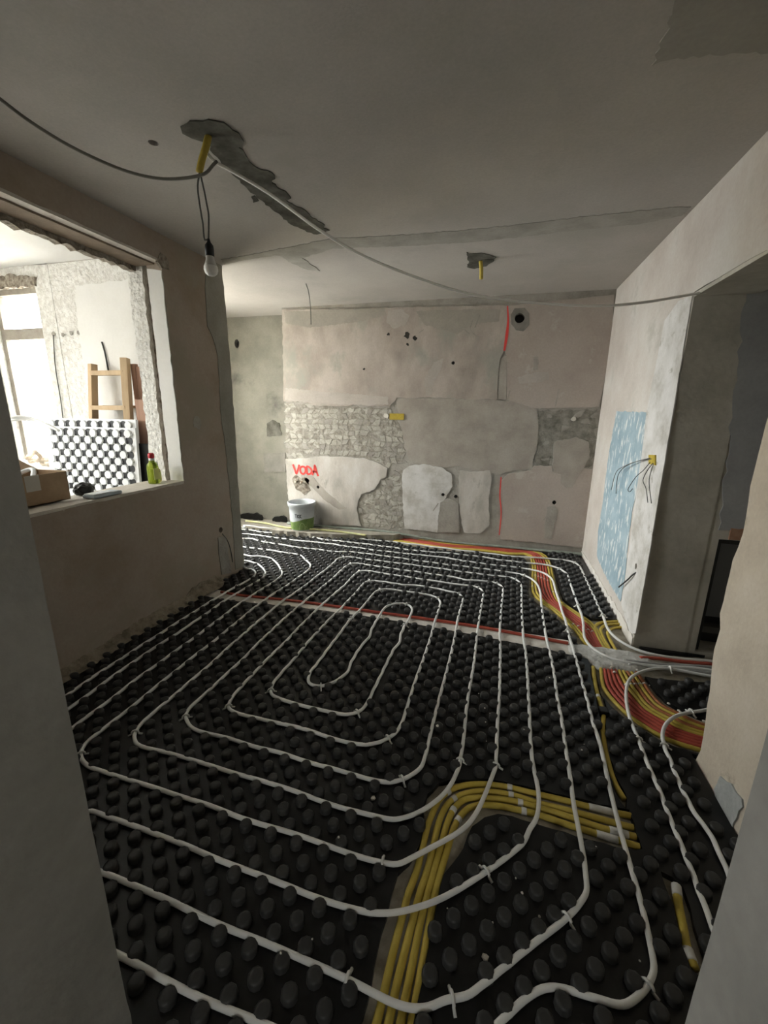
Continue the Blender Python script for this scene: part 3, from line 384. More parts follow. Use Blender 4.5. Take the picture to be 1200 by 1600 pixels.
def blue_paint():                                   # worn blue oil paint hacked with white trowel nicks
    m = mat('worn_blue_paint', (.3, .4, .46), .6); nt = m.node_tree; N = nt.nodes; L = nt.links; b = N['Principled BSDF']
    tc = N.new('ShaderNodeTexCoord')
    def nz(sc, st, d=4):
        mp = N.new('ShaderNodeMapping'); mp.inputs['Scale'].default_value = st; L.new(tc.outputs['Object'], mp.inputs[0])
        n = N.new('ShaderNodeTexNoise'); n.inputs['Scale'].default_value = sc; n.inputs['Detail'].default_value = d; n.inputs['Roughness'].default_value = .6; L.new(mp.outputs[0], n.inputs['Vector']); return n
    a = nz(5, (1, 1, 1)); c1 = N.new('ShaderNodeValToRGB'); e = c1.color_ramp.elements
    e[0].position = .35; e[0].color = (.24, .345, .41, 1); e[1].position = .7; e[1].color = (.37, .48, .54, 1); L.new(a.outputs['Fac'], c1.inputs[0])
    s = nz(26, (1, 1, .3), 5); c2 = N.new('ShaderNodeValToRGB'); c2.color_ramp.elements[0].position = .555; c2.color_ramp.elements[1].position = .60; L.new(s.outputs['Fac'], c2.inputs[0])
    mx = N.new('ShaderNodeMix'); mx.data_type = 'RGBA'; L.new(c2.outputs[0], mx.inputs['Factor']); L.new(c1.outputs[0], mx.inputs[6]); mx.inputs[7].default_value = (.66, .69, .68, 1)
    L.new(mx.outputs[2], b.inputs['Base Color']); return m
M['blue'] = blue_paint()

# ---------------------------------------------------------------- floor: slab, black knobbed foam, channels
Z_SLAB = -.038; Z_FOAM = -.015; Z_KNOB = .010
floor = struct(box('floor', -5.2, 2.6, -3.2, 5.2, -.12, Z_SLAB, M['slab']))
OUT = [(-.755, -.19), (.315, -.19), (.315, .505), (.945, .505), (.945, 1.86), (1.9, 1.86), (1.9, 2.785), (.95, 2.785), (.945, 4.60), (-1.55, 4.60), (-1.75, 4.42), (-3.62, 4.40), (-3.62, 3.07), (-2.6, 3.07), (-2.6, 3.26), (-2.245, 3.25), (-2.245, .505), (-.755, .505)]
CH = [YCHAN, NCHAN, SCHAN, PCHAN, STRIP]
foam_mp = lambda u, v, d: (u, v, Z_FOAM-d)
# foam with the channels cut out
CHR = [rag(c, .03, .004, i) for i, c in enumerate(CH)]
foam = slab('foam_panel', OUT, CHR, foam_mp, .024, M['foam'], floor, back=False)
# knob rows follow the panels as laid: almost, but not quite, a straight grid
WX= [0.01777, -0.0126, 0.00395, 0.00067, -0.0734, 0.07378, -0.01552, -0.05272, 0.00465, -0.01896]
WY= [-0.01722, -0.02522, 0.01512, -0.00263, -0.03092, -0.00895, 0.00224, 0.00297, 0.00835, 0.01382]
KN = []
for j in range(-30, 72):
    for i in range(-40, 22):
        X, Y = .018+.1*i+(.05 if j % 2 else 0), 1.218+.05*j
        cx_, cy_ = min(max(X, -2.1), .95), min(max(Y, .5), 4.5)
        B = [cx_**p*cy_**q for p in range(4) for q in range(4) if p+q <= 3]
        KN.append((X+sum(u*v for u, v in zip(WX, B)), Y+sum(u*v for u, v in zip(WY, B))))
KN = np.array(KN); ok = inpoly(KN, OUT) & (distpoly(KN, OUT) > .022)
for c in CHR: ok &= ~inpoly(KN, c) & (distpoly(KN, c) > .014)
KN = KN[ok]
rk = .0232
kr = [(rk, Z_FOAM-.002), (rk*.97, Z_KNOB-.007), (rk*.80, Z_KNOB-.001), (rk*.45, Z_KNOB)]
def knob_geo(n=10):
    V = []; Fs = []
    for r, z in kr: V += [(r*math.cos(2*PI*k/n), r*math.sin(2*PI*k/n), z) for k in range(n)]
    for a in range(len(kr)-1):
        for k in range(n): Fs.append((a*n+k, a*n+(k+1) % n, (a+1)*n+(k+1) % n, (a+1)*n+k))
    Fs.append(tuple(range((len(kr)-1)*n, len(kr)*n))); return V, Fs
def relax(P, rp=.0082):
    P = even(resample(np.array(P, float), .02), .0125); P0 = P.copy()
    for it in range(14):
        for s in range(0, len(P), 2000):
            Q = P[s:s+2000]; D = Q[:, None, :]-KN[None, :, :]; dd = np.linalg.norm(D, axis=2)
            lim = rk+rp-.0105; pen = np.clip(lim-dd, 0, None)
            P[s:s+2000] = Q+np.einsum('ij,ijk->ik', pen/np.maximum(dd, 1e-4), D)*.35
        for _ in range(3): P[1:-1] = P[1:-1]*.5+(P[:-2]+P[2:])*.25
        P = P*.95+P0*.05
    return P
RUNS = [relax(p) for p in (CIRCUIT, RPIPE1, RPIPE2)]
# knobs crushed flat right under a pipe are left out
okk = np.ones(len(KN), bool)
for R in RUNS:
    okk &= np.array([np.linalg.norm(R-q, axis=1).min() for q in KN]) > .0150
KN = KN[okk]
kv, kf = knob_geo()
order = np.argsort(np.hypot(KN[:, 0]-0.05, KN[:, 1])-.0)
vis = [i for i in order if KN[i][1] > .42]
near = vis[:300]; nearset = set(int(i) for i in near)
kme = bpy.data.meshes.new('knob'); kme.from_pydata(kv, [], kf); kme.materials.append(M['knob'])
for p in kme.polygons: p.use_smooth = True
for i in near:
    o = bpy.data.objects.new('knob', kme); o.location = (KN[i][0], KN[i][1], 0); link(o, foam)
rest = [i for i in range(len(KN)) if i not in nearset]
kva = np.array(kv); VV = []; FF = []
for c, i in enumerate(rest):
    VV.append(kva+np.array([KN[i][0], KN[i][1], 0])); FF += [tuple(q+c*len(kv) for q in f) for f in kf]
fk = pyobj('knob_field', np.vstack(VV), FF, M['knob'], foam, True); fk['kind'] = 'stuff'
for nm, pts in (('conduit_channel', YCHAN), ('conduit_channel', NCHAN), ('cable_groove', SCHAN), ('conduit_channel', PCHAN)):
    P = rag(pts, .03, .004, len(pts)); slab(nm, P, [], lambda u, v, d: (u, v, Z_SLAB+.003-d), .003, M['chan'], floor, back=False)
P = rag(STRIP, .04, .006, 3); slab('mortar_band', P, [], lambda u, v, d: (u, v, -.019-d), .019, M['whitemort'], floor, back=False)

# ---------------------------------------------------------------- heating pipe, relaxed between the knobs
def heat_pipe(name, P, clips):
    z = np.zeros(len(P))
    z += .0015*np.sin(np.arange(len(P))*.2513)
    z = z-.002; Q = np.c_[P, z]; V, Fs = tube_geo(Q, .0086, 10)
    root = pyobj(name, V, Fs, M['pipe'], None, True)
    for c in clips:
        i = int(np.argmin(np.linalg.norm(P-np.array(c), axis=1))); i = min(max(i, 1), len(P)-2)
        t = P[i+1]-P[i-1]; t /= np.linalg.norm(t); n = np.array([-t[1], t[0]]); c3 = np.r_[P[i], z[i]]
        arc = []
        for a in np.linspace(-1.0, PI+1.0, 9):
            q = c3+np.r_[n*.0150*math.cos(a), 0]+np.array([0, 0, .0140*math.sin(a)])
            arc.append(q)
        arc[0] = arc[1]+np.array([0, 0, -.006])+np.r_[n*.016, 0]; arc[-1] = arc[-2]+np.array([0, 0, -.006])-np.r_[n*.016, 0]
        V, Fs = tube_geo(np.array(arc), .0046, 6); pyobj('pipe_clip', V, Fs, M['clip'], root, True)
    return root
tag(heat_pipe('heating_pipe', RUNS[0], CLIPS), 'white heating pipe laid in nested rectangular loops across the whole black floor', 'pipe')
tag(heat_pipe('heating_pipe', RUNS[1], CLIPS1), 'short white heating pipe looping out of the right opening, farther from the cream wall', 'pipe')
tag(heat_pipe('heating_pipe', RUNS[2], CLIPS2), 'short white heating pipe looping out of the right opening, nearest the cream wall', 'pipe')

# ---------------------------------------------------------------- conduits
RC = .0115
def cz(pts, z): return [(a, b, z) for a, b in pts]
yl = ['outermost of the four yellow conduits bending around the front floor channel corner', 'second yellow conduit from the outer side of the front four-conduit bend', 'third yellow conduit from the outer side of the front four-conduit bend', 'innermost of the four yellow conduits bending around the front floor channel corner']
yo = []
for P, lb in zip(YELLOW, yl):
    yo.append(tag(tube('electrical_conduit', cz(P, -.025), RC, M['yellow'], sides=10), lb, 'conduit', 'yellow conduits in the front channel'))
for k, P in zip((0, 2, 3), YWRAP): tube('tape_wrap', cz(P, -.025), RC+.0016, M['wrap'], yo[k], sides=10)
def ring(o, P, i0, ln=.022, z=-.025, r=RC+.0018, m='wrap'):
    Q = even(resample(P, .01), .005); a = int(i0*len(Q)); n = max(2, int(ln/.005)); S = Q[a:a+n+1]
    if len(S) > 2: tube('tape_wrap', cz(S, z), r, M[m], o, raw=True, sides=10)
ring(yo[0], YELLOW[0], .50); ring(yo[1], YELLOW[1], .50); ring(yo[2], YELLOW[2], .47); ring(yo[3], YELLOW[3], .46)
ring(yo[0], YELLOW[0], .685); ring(yo[1], YELLOW[1], .675); ring(yo[2], YELLOW[2], .69); ring(yo[3], YELLOW[3], .685)
def across(pair, t, step=.02):
    A, B = (resample(p, .05) for p in pair); A, B = (np.array(p, float) for p in pair)
    return A*(1-t)+B*t
def smooth_across(pair, t): return resample(across(pair, t), .02)
nn = 8
cols = 'YYRRRRYY'
nlab = ['far left yellow conduit of the bundle on the back right floor, on its inner edge', 'second yellow conduit from the inner edge of the back right bundle', 'first red conduit beside the inner yellow pair of the right bundle', 'second red conduit from the inner side of the right bundle', 'third red conduit from the inner side of the right bundle', 'outermost red conduit of the right bundle, beside the outer yellow pair', 'inner one of the two yellow conduits on the outer side of the back right bundle', 'outermost yellow conduit of the back right bundle, nearest the right wall']
sout = 'YRRRRYYBYB'
for k in range(nn):
    P = smooth_across(NB, (k+.5)/nn)
    P = even(P, .02)
    if cols[k] in 'R' or k == 1:
        j = {1: 0, 2: 1, 3: 2, 4: 3, 5: 4}[k]
        S = even(smooth_across(SB, (j+.5)/len(sout)), .02)
        P = np.vstack([P, S])
    o = tube('electrical_conduit', np.c_[P, np.full(len(P), -.0255)], RC*.93, M['yellow' if cols[k] == 'Y' else 'red'], step=.02, sides=8)
    tag(o, nlab[k], 'conduit', 'conduits of the right floor bundle')
    for fr in (.50, .70):
        ring(o, [(q[0], q[1]) for q in P], fr+.004*k, .014, -.0255, RC*.93+.0015)
slab_ = {5: ('Y', 'inner yellow conduit right of the red ones, south of the mortar crossing'), 6: ('Y', 'second yellow conduit right of the red ones, south of the mortar crossing'), 7: ('B', 'brownish red conduit between yellow ones, south of the mortar crossing'), 8: ('Y', 'yellow conduit near the outer edge of the bundle, south of the mortar crossing'), 9: ('B', 'outermost brownish red conduit of the bundle, bending to the right opening')}
for j, (c, lb) in slab_.items():
    P = even(smooth_across(SB, (j+.5)/len(sout)), .02)
    o = tag(tube('electrical_conduit', np.c_[P, np.full(len(P), -.0255)], RC*.93, M['yellow' if c == 'Y' else 'brown'], step=.02), lb, 'conduit', 'conduits of the right floor bundle')
    ring(o, [(q[0], q[1]) for q in P], .22, .014, -.0255, RC*.93+.0015)
for P, lb in zip(WALLY, ('yellow conduit curling out of the right wall foot, leftmost of three', 'yellow conduit curling out of the right wall foot, middle of three', 'yellow conduit curling out of the right wall foot, rightmost of three')):
    tag(tube('electrical_conduit', cz(P, -.024), RC*.93, M['yellow']), lb, 'conduit', 'yellow conduits from the right wall foot')
Q = resample(SINGLE, .02)
o = tag(tube('electrical_conduit', np.c_[Q, np.full(len(Q), -.022)], RC, M['yellow']), 'single thin yellow conduit running alone towards the camera beside the right heating pipe', 'conduit')
ring(o, SINGLE, .30, .02, -.022)
c = SINGLE[3]; local(box('black_clamp', c[0]-.02, c[0]+.02, c[1]-.022, c[1]+.022, -.03, .004, M['black'], o, .004), (0, 0, 0))
o = tag(tube('electrical_conduit', cz(PIECE, -.022), .013, M['yellow']), 'short exposed length of yellow conduit in a dusty gap at the lower right', 'conduit')
ring(o, PIECE, .0, .035, -.022, .0148); ring(o, PIECE, .80, .03, -.022, .0148)
tag(tube('electrical_conduit', [(a, b, -.010) for a, b in REDP], .0105, M['red']), 'straight red conduit along the white mortar band crossing the floor', 'conduit')
for P, m, lb in zip(CABLES, ('brown', 'greycable', 'greycable'), ('dark red conduit running into the right opening along the jamb foot', 'grey cable running into the right opening beside the dark red conduit', 'second grey cable running into the right opening, nearest the camera')):
    tag(tube('electrical_conduit' if m == 'brown' else 'cable', cz(P, -.006), .0105, M['red' if m == 'brown' else m]), lb, 'conduit' if m == 'brown' else 'cable', 'cables into the right opening')
for P, lb in zip(GREEN, ('dusty grey-green cable along the back wall foot, front one', 'dusty grey-green cable along the back wall foot, rear one')):
    tag(tube('cable', [(a, min(b, 4.60), .055 if a < -1.1 else .0) for a, b in P], .014, M['green']), lb, 'cable', 'grey-green cables at the back wall')
tag(tube('cable', cz(PALEY, .06), .013, M['paley']), 'dusty pale yellow cable on the floor in front of the paint bucket', 'cable')
# mortar crossing the bundle
bm = bmesh.new(); rs = random.Random(5)
P, Fs = slab_geo(rag(MORT, .03, .006, 9), [], lambda u, v, d: (u, v, -d), .03)
cenp = np.array(MORT).mean(0)
g = []
MR = rag(MORT, .03, .006, 9)
us = np.arange(.40, 1.0, .022); vs_ = np.arange(2.35, 2.75, .022)
grid = np.array([(u+rs.uniform(-.006, .006), v+rs.uniform(-.006, .006)) for u in us for v in vs_])
inn = grid[inpoly(grid, MR)]
allp = [Vector(p) for p in MR]+[Vector((float(a), float(b))) for a, b in inn]
V, E, T = delaunay_2d_cdt(allp, [(i, (i+1) % len(MR)) for i in range(len(MR))], [], 0, 1e-6)[:3]
cen = np.array([[sum(V[i][0] for i in t)/3, sum(V[i][1] for i in t)/3] for t in T]); kp = inpoly(cen, MR)
dv = distpoly(np.array([[v[0], v[1]] for v in V]), MR)
pv = [(v[0], v[1], -.03+min(.026, dd*1.2)+rs.uniform(-.003, .003)*(dd > .01)) for v, dd in zip(V, dv)]
o = pyobj('mortar_crossing', pv, [t for t, k in zip(T, kp) if k], M['palemort'], floor, True)
# crumbs of plaster lying on the foam
def chip(r, seed):
    rs = random.Random(seed); bm = bmesh.new(); bmesh.ops.create_icosphere(bm, subdivisions=1, radius=r)
    for v in bm.verts: v.co = Vector((v.co.x*rs.uniform(.7, 1.3), v.co.y*rs.uniform(.6, 1.2), v.co.z*rs.uniform(.5, .9)))
    return bm
for i, c in enumerate(CRUMBS):
    r = .011 if i in (1, 2) else (.008 if i in (0, 36, 37) else random.uniform(.0025, .005) if i < len(CRUMBS)-8 else random.uniform(.007, .011))
    o = obj('plaster_crumb', chip(r, i), M['whitemort'])
    dk = np.linalg.norm(KN-np.array(c), axis=1).min()
    o.location = (c[0], c[1], (Z_KNOB if dk < rk else Z_FOAM)+r*.55)
    if i == 1: tag(o, 'larger white plaster crumb left of the yellow conduit bend', 'crumb', 'larger plaster crumbs')
    elif i == 2: tag(o, 'larger whitish plaster crumb near the bottom right of the yellow conduits', 'crumb', 'larger plaster crumbs')
    elif i == 0: tag(o, 'small white plaster crumb between two pipes in the middle of the floor', 'crumb', 'larger plaster crumbs')
    elif i >= len(CRUMBS)-8: tag(o, 'pale rubble chip on the red and yellow conduits below the grey mortar crossing', 'crumb', 'rubble chips on the conduits')
    else: tag(o, 'tiny white plaster speck on the black knobbed floor', 'crumb', 'plaster specks on the floor')

# ---------------------------------------------------------------- walls and ceiling
XL, XR, YB, ZC = -2.26, .96, 4.63, 2.585
ZF = Z_SLAB
bk = lambda y0: (lambda u, v, d: (u, y0+d, v))
def sleeve(parent, c3, axis, r, depth=.07, m='darkhole'):
    bm = bmesh.new(); n = 14; A = []
    for t in (0, depth):
        ring_ = []
        for k in range(n):
            a = 2*PI*k/n; u, v = r*math.cos(a), r*math.sin(a)
            ring_.append(bm.verts.new({'y': (c3[0]+u, c3[1]+t, c3[2]+v), 'x+': (c3[0]+t, c3[1]+u, c3[2]+v), 'x-': (c3[0]-t, c3[1]+u, c3[2]+v), 'z': (c3[0]+u, c3[1]+v, c3[2]+t)}[axis]))
        A.append(ring_)
    for k in range(n): bm.faces.new((A[0][k], A[0][(k+1) % n], A[1][(k+1) % n], A[1][k]))
    bm.faces.new(A[1])
    return obj('wall_hole', bm, M[m], parent)
# back wall
BH = [circle(c, r, 14, .03 if r != .022 else .08, i) for i, (c, r) in enumerate(BHOLES)]
wb = struct(slab('wall_back', [(-2.49, ZF), (XR+.3, ZF), (XR+.3, 2.66), (-2.49, 2.66)], BH, bk(YB+.012), .30, M['mortar']))
def patch(name, key, m, thick, front, seed, amp=.006, par=None):
    pl = rag(BW[key], .03, amp, seed); hs = []
    for h in BH:
        if inpoly(h, pl).all() and distpoly(h, pl).min() > .003: hs.append(h)
    return slab(name, pl, hs, bk(front), thick, M[m], par or wb, edge=M['edge'])
patch('plaster_patch', 'PUL', 'pink', .014, YB-.001, 1)
patch('plaster_patch', 'PUR', 'pinkR', .014, YB-.001, 2, .003)
patch('plaster_patch', 'PMID', 'mid', .009, YB+.004, 3)
patch('plaster_patch', 'PLL', 'palewall', .014, YB-.001, 4)
patch('plaster_patch', 'PLM', 'white', .012, YB+.001, 5)
patch('plaster_patch', 'PLC', 'palewall', .010, YB+.003, 6)
patch('plaster_patch', 'PLR', 'pinkR', .014, YB-.001, 7)
patch('mortar_blob', 'BLOB', 'mid', .012, YB-.003, 8)
patch('mortar_blob', 'STREAK', 'mortar', .004, YB-.004, 9)
patch('mortar_blob', 'STREAK2', 'mortar', .010, YB-.003, 10)
patch('mortar_collar', 'COLLAR', 'collar', .006, YB-.004, 11, .002)
patch('mortar_blob', 'GROOVE', 'mid', .012, YB+.002, 12, .002)
patch('mortar_blob', 'DIAG', 'mid', .003, YB-.003, 13)
patch('broken_hole', 'PIPEHOLE', 'broken', .004, YB-.003, 14)
for k_, m_ in (('SM1', 'smear'), ('SM2', 'smearp'), ('SM3', 'smearp'), ('SM4', 'smearp'), ('SM5', 'mortar'), ('SM6', 'smearp'), ('SM7', 'smear')):
    slab('plaster_smear', rag(BW[k_], .02, .006, len(k_)+ord(k_[2])), [], bk(YB-.0022), .0015, M[m_], wb)
for i, (c, r) in enumerate(BHOLES): sleeve(wb, (c[0], YB-.0045 if i == 0 else YB-.001, c[1]), 'y', r*1.02, .09)
# rubble: each lump its own piece, in rough courses
def rubble(poly, su, sv, mm, seed):
    rs = random.Random(seed); P = np.array(poly); lo = P.min(0)-.02; hi = P.max(0)+.02
    nu = int((hi[0]-lo[0])/su)+2; nv = int((hi[1]-lo[1])/sv)+2
    G = {(i, j): (lo[0]+i*su+rs.uniform(-.36, .36)*su+(su*.5 if j % 2 else 0), lo[1]+j*sv+rs.uniform(-.22, .22)*sv) for i in range(-1, nu+1) for j in range(nv+1)}
    for j in range(nv):
        for i in range(-1, nu):
            q = [G[(i, j)], G[(i+1, j)], G[(i+1, j+1)], G[(i, j+1)]]
            cx = sum(p[0] for p in q)/4; cz_ = sum(p[1] for p in q)/4
            if not inpoly([(cx, cz_)], poly)[0] or rs.random() < .16: continue
            A = []
            for k in range(4):                       # broken outline: two extra knocked-off corners per edge
                a, b = q[k], q[(k+1) % 4]
                for t in (.0, .35, .7): A.append((a[0]+(b[0]-a[0])*t+rs.uniform(-.007, .007), a[1]+(b[1]-a[1])*t+rs.uniform(-.007, .007)))
            A = [(cx+(x-cx)*.94, cz_+(z-cz_)*.94) for x, z in A]
            h = rs.uniform(.001, .0055); tu, tv = rs.uniform(-.03, .03), rs.uniform(-.05, .05)
            bm = bmesh.new(); n = len(A); f = rs.uniform(.84, .94)
            a_ = [bm.verts.new((x, YB+.014, z)) for x, z in A]
            b_ = [bm.verts.new((cx+(x-cx)*f, YB+.012-h-tu*(x-cx)-tv*(z-cz_)-rs.uniform(0, .0012), cz_+(z-cz_)*f)) for x, z in A]
            t = bm.verts.new((cx+rs.uniform(-.01, .01), YB+.012-h-rs.uniform(0, .0018), cz_))
            for k in range(n):
                bm.faces.new((a_[k], a_[(k+1) % n], b_[(k+1) % n], b_[k])); bm.faces.new((b_[k], b_[(k+1) % n], t))
            obj('rubble_stone', bm, M[mm if rs.random() < .75 else 'mortar'], wb)
for k_, pl_ in enumerate((STONEL, STONER, ROUGHL)): slab('mortar_bed', rag(pl_, .03, .012, 30+k_), [], bk(YB+.0095), .004, M['bed' if k_ != 1 else 'stoneD'], wb)
rubble(STONEL, .075, .06, 'stone', 3); rubble(STONER, .08, .07, 'stoneD', 4); rubble(ROUGHL, .07, .06, 'stone', 5)
# wall markings and fittings that belong to the wall
def ribbon(name, P, wd, mp, m, parent, th=.0012):
    Q = resample(P, .006); T = np.gradient(Q, axis=0); T /= np.linalg.norm(T, axis=1)[:, None]; Nn = np.c_[-T[:, 1], T[:, 0]]
    wv = np.full(len(Q), wd) if np.isscalar(wd) else np.interp(np.linspace(0, 1, len(Q)), np.linspace(0, 1, len(wd)), wd)
    A = Q+Nn*wv[:, None]/2; B = Q-Nn*wv[:, None]/2
    V = [mp(u, v, 0) for u, v in A]+[mp(u, v, 0) for u, v in B]; n = len(Q)
    return pyobj(name, V, [(i, i+1, n+i+1, n+i) for i in range(n-1)], M[m], parent)
mpk = lambda u, v, d: (u, YB-.0035+d, v)
PXK = lambda pts: [(BW0[0]+(x-475)*BWs, BW0[1]-(y-734)*BWs) for x, y in pts]
BW0 = VODA0; BWs = VODAS
for nm, st in (('letter', [[(458, 727), (461, 735), (463, 740), (466, 733), (468, 727)]]), ('letter', [[(474, 729), (470, 731), (470, 738), (474, 740), (477, 737), (477, 731), (474, 729)]]), ('letter', [[(480, 740), (480, 729), (485, 731), (487, 735), (485, 739), (480, 740)]]), ('letter', [[(488, 741), (491, 733), (492, 727), (494, 734), (497, 742)], [(489, 736), (495, 736)]])):
    for s in st: ribbon('spray_letter', PXK(s), .024, mpk, 'redspray', wb)
ribbon('red_mark', REDL1, [.012, .018, .03, .02], mpk, 'redspray', wb); ribbon('red_mark', REDL2, [.012, .014, .01], mpk, 'redspray', wb)
a, b = JBOX; slab('junction_box', [(a[0], b[1]), (b[0], b[1]), (b[0], a[1]), (a[0], a[1])], [], bk(YB-.006), .016, noise_mat('yellow_box', [(.42, .32, .05), (.52, .40, .07)], 20, bump=.2), wb)
slab('plaster_dab', circle(JBOX2, .03, 8, .3, 4), [], bk(YB-.008), .02, M['whitemort'], wb)
slab('plaster_dab', circle(DAB, .022, 8, .15, 5), [], bk(YB-.012), .02, M['whitemort'], wb)
for cc, r, sd in BROKEN: slab('broken_hole', circle(cc, r, 9, .4, sd), [], bk(YB-.0025), .002, M['darkhole'], wb)
for pts in SCRATCH: ribbon('scratch', pts, .010, lambda u, v, d: (u, YB-.0028+d, v), 'mortar', wb)
for k, pts in enumerate(VALVES):
    t = tube('pipe_stub', [(pts[0], YB+.02, pts[1]), (pts[0], YB-.03, pts[1]), (pts[0]+.01, YB-.055, pts[1]-.01)], .013, mat('brass_stub', (.55, .5, .42), .35, .8), wb)
# niche left of the back wall
YN = 4.97
wn = struct(slab('wall_niche', [(-3.95, ZF), (-2.3, ZF), (-2.3, 2.66), (-3.95, 2.66)], [[(u, NICHE['HOLE'][0][1]+(v-NICHE['HOLE'][0][1])*1.5) for u, v in circle(NICHE['HOLE'][0], .036, 16)]], bk(YN), .2, M['niche']))
sleeve(wn, (NICHE['HOLE'][0][0], YN, NICHE['HOLE'][0][1]), 'y', .056)
slab('mortar_blob', rag(NICHE['PATCH'], .03, .008, 3), [], bk(YN-.01), .012, M['dark_mortar'], wn)
slab('mortar_blob', rag(NICHE['BOX'], .05, .006, 4), [], bk(YN-.01), .012, M['collar'], wn)
# left wall: plaster, masonry core, outer roughcast, with the cut window opening
xl = lambda x0: (lambda u, v, d: (x0-d, u, v))
op = [(.78, .92), (2.585, .915), (2.585, 2.425), (.78, 2.43)]
opi = rag(op, .06, .004, 4)
hl = circle(LW['HOLE'][0], .025, 14)
wl = struct(slab('wall_left', [(.45, ZF), (3.235, ZF), (3.235, 2.66), (.45, 2.66)], [opi, hl], xl(XL), .125, M['left']))
op2 = rag([(.74, .905), (2.635, .905), (2.635, 2.44), (.74, 2.44)], .035, .012, 6)
slab('masonry_core', [(.45, ZF), (3.225, ZF), (3.225, 2.66), (.45, 2.66)], [op2], xl(XL-.126), .055, M['broken'], wl)
op3 = rag([(.79, .885), (2.598, .885), (2.598, 2.425), (.79, 2.425)], .04, .008, 8)
slab('outer_roughcast', [(.45, ZF), (3.2, ZF), (3.2, 2.66), (.45, 2.66)], [op3], xl(XL-.182), .125, M['rough'], wl)
slab('sill_skim', rag([(.79, -.125), (2.58, -.125), (2.58, -.002), (.79, -.004)], .05, .005, 3), [], lambda u, v, d: (XL+v, u, .934-d), .022, M['sill'], wl)
slab('sill_skim', rag([(.76, -.31), (2.6, -.31), (2.6, -.13), (.76, -.13)], .05, .004, 5), [], lambda u, v, d: (XL+v, u, .921-d), .025, M['sill'], wl)
# jamb lining: pale plaster on the cut reveal
slab('reveal_plaster', rag([(-.122, .93), (-.004, .93), (-.004, 2.36), (-.122, 2.38)], .04, .004, 8), [], lambda u, v, d: (XL+u, 2.578+d, v), .012, M['smoothw'], wl)
slab('lintel_plaster', [(.79, -.06), (2.58, -.06), (2.58, -.002), (.79, -.002)], [], lambda u, v, d: (XL+v, u, 2.412+d), .02, M['sill'], wl)
slab('shaded_soffit', rag([(.79, -.215), (2.585, -.215), (2.585, -.062), (.79, -.062)], .06, .003, 2), [], lambda u, v, d: (XL+v, u, 2.402+d), .03, M['soffit'], wl)  # underside of the window head, its shadow painted in as brown
slab('broken_lintel_edge', rag([(.79, 2.36), (2.585, 2.37), (2.60, 2.45), (.79, 2.45)], .03, .012, 2), [], xl(XL-.216), .05, M['broken'], wl)
slab('broken_corner', rag(circle((2.60, 2.42), .05, 9, .2, 3), .03, .004, 3), [], xl(XL+.006), .02, M['broken'], wl)
slab('mortar_band', rag(LW['MORT'], .05, .006, 3), [], xl(XL+.004), .005, M['pillar'], wl)
slab('mortar_band', rag(LW['BASE'], .04, .01, 3), [], xl(XL+.010), .012, M['crumbly'], wl)
rs = random.Random(21); V = []; Fs = []; ys = np.arange(.5, 3.0, .022); npf = 6
for i, y in enumerate(ys):
    gr = 1.0+.55*math.exp(-((y-2.72)/.16)**2); fade = min(1, max(.05, (3.0-y)/.18))
    wd = .062*gr*fade*(1+.12*math.sin(y*9)); hg = .062*gr*fade*(1+.18*math.sin(y*6.3+1))
    for k in range(npf):
        t = k/(npf-1); jx = rs.uniform(-.006, .006)*(k > 0); jz = rs.uniform(-.007, .007)*(k < npf-1)
        V.append((XL-.002+wd*t**1.3+jx, y, -.016+hg*(1-t)**1.2+.010+jz))
for i in range(len(ys)-1):
    for k in range(npf-1): Fs.append((i*npf+k, (i+1)*npf+k, (i+1)*npf+k+1, i*npf+k+1))
pyobj('mortar_fillet', V, Fs, M['crumbly'], wl, True)
slab('mortar_blob', rag(LW['TONGUE'], .04, .004, 5), [], xl(XL+.005), .006, M['mortar'], wl)
slab('mortar_blob', rag(circle((2.78, 1.36), .05, 10, .2, 7), .03, .004, 3), [], xl(XL+.002), .003, M['mortar'], wl)
sleeve(wl, (XL, LW['HOLE'][0][0], LW['HOLE'][0][1]), 'x-', .0255)
tube('wire', [(XL+.004, u, v) for u, v in LW['WIRE']], .004, M['wireg'], wl)
# partition between loggia and kitchen, kitchen outer wall with window
slab('partition', [(-3.655, ZF), (-2.575, ZF), (-2.575, 2.66), (-3.655, 2.66)], [], bk(2.884), .19, M['rough'], wl)
wk = struct(slab('wall_kitchen', [(2.90, ZF), (5.1, ZF), (5.1, 2.66), (2.90, 2.66)], [[(3.12, .65), (4.36, .65), (4.36, 2.40), (3.12, 2.40)]], xl(-3.65), .07, M['pink']))
def window(name, plane, u0, u1, v0, v1, mull, trans, pane=True):
    mp = plane; out = [(u0, v0), (u1, v0), (u1, v1), (u0, v1)]; t = .055
    us = [u0]+list(mull)+[u1]; vs = [v0]+list(trans)+[v1]; hs = []
    for a, b in zip(us, us[1:]):
        for c, d in zip(vs, vs[1:]): hs.append([(a+t*.8, c+t*.8), (b-t*.8, c+t*.8), (b-t*.8, d-t*.8), (a+t*.8, d-t*.8)])
    w_ = struct(slab(name, out, hs, mp, .05, M['frame']))
    for h in hs: slab('window_pane', h, [], lambda u, v, d: mp(u, v, .02+d), .004, M['pane'], w_)
    return w_
window('window_1', xl(-3.66), 3.12, 4.36, .65, 2.40, [3.74], [])
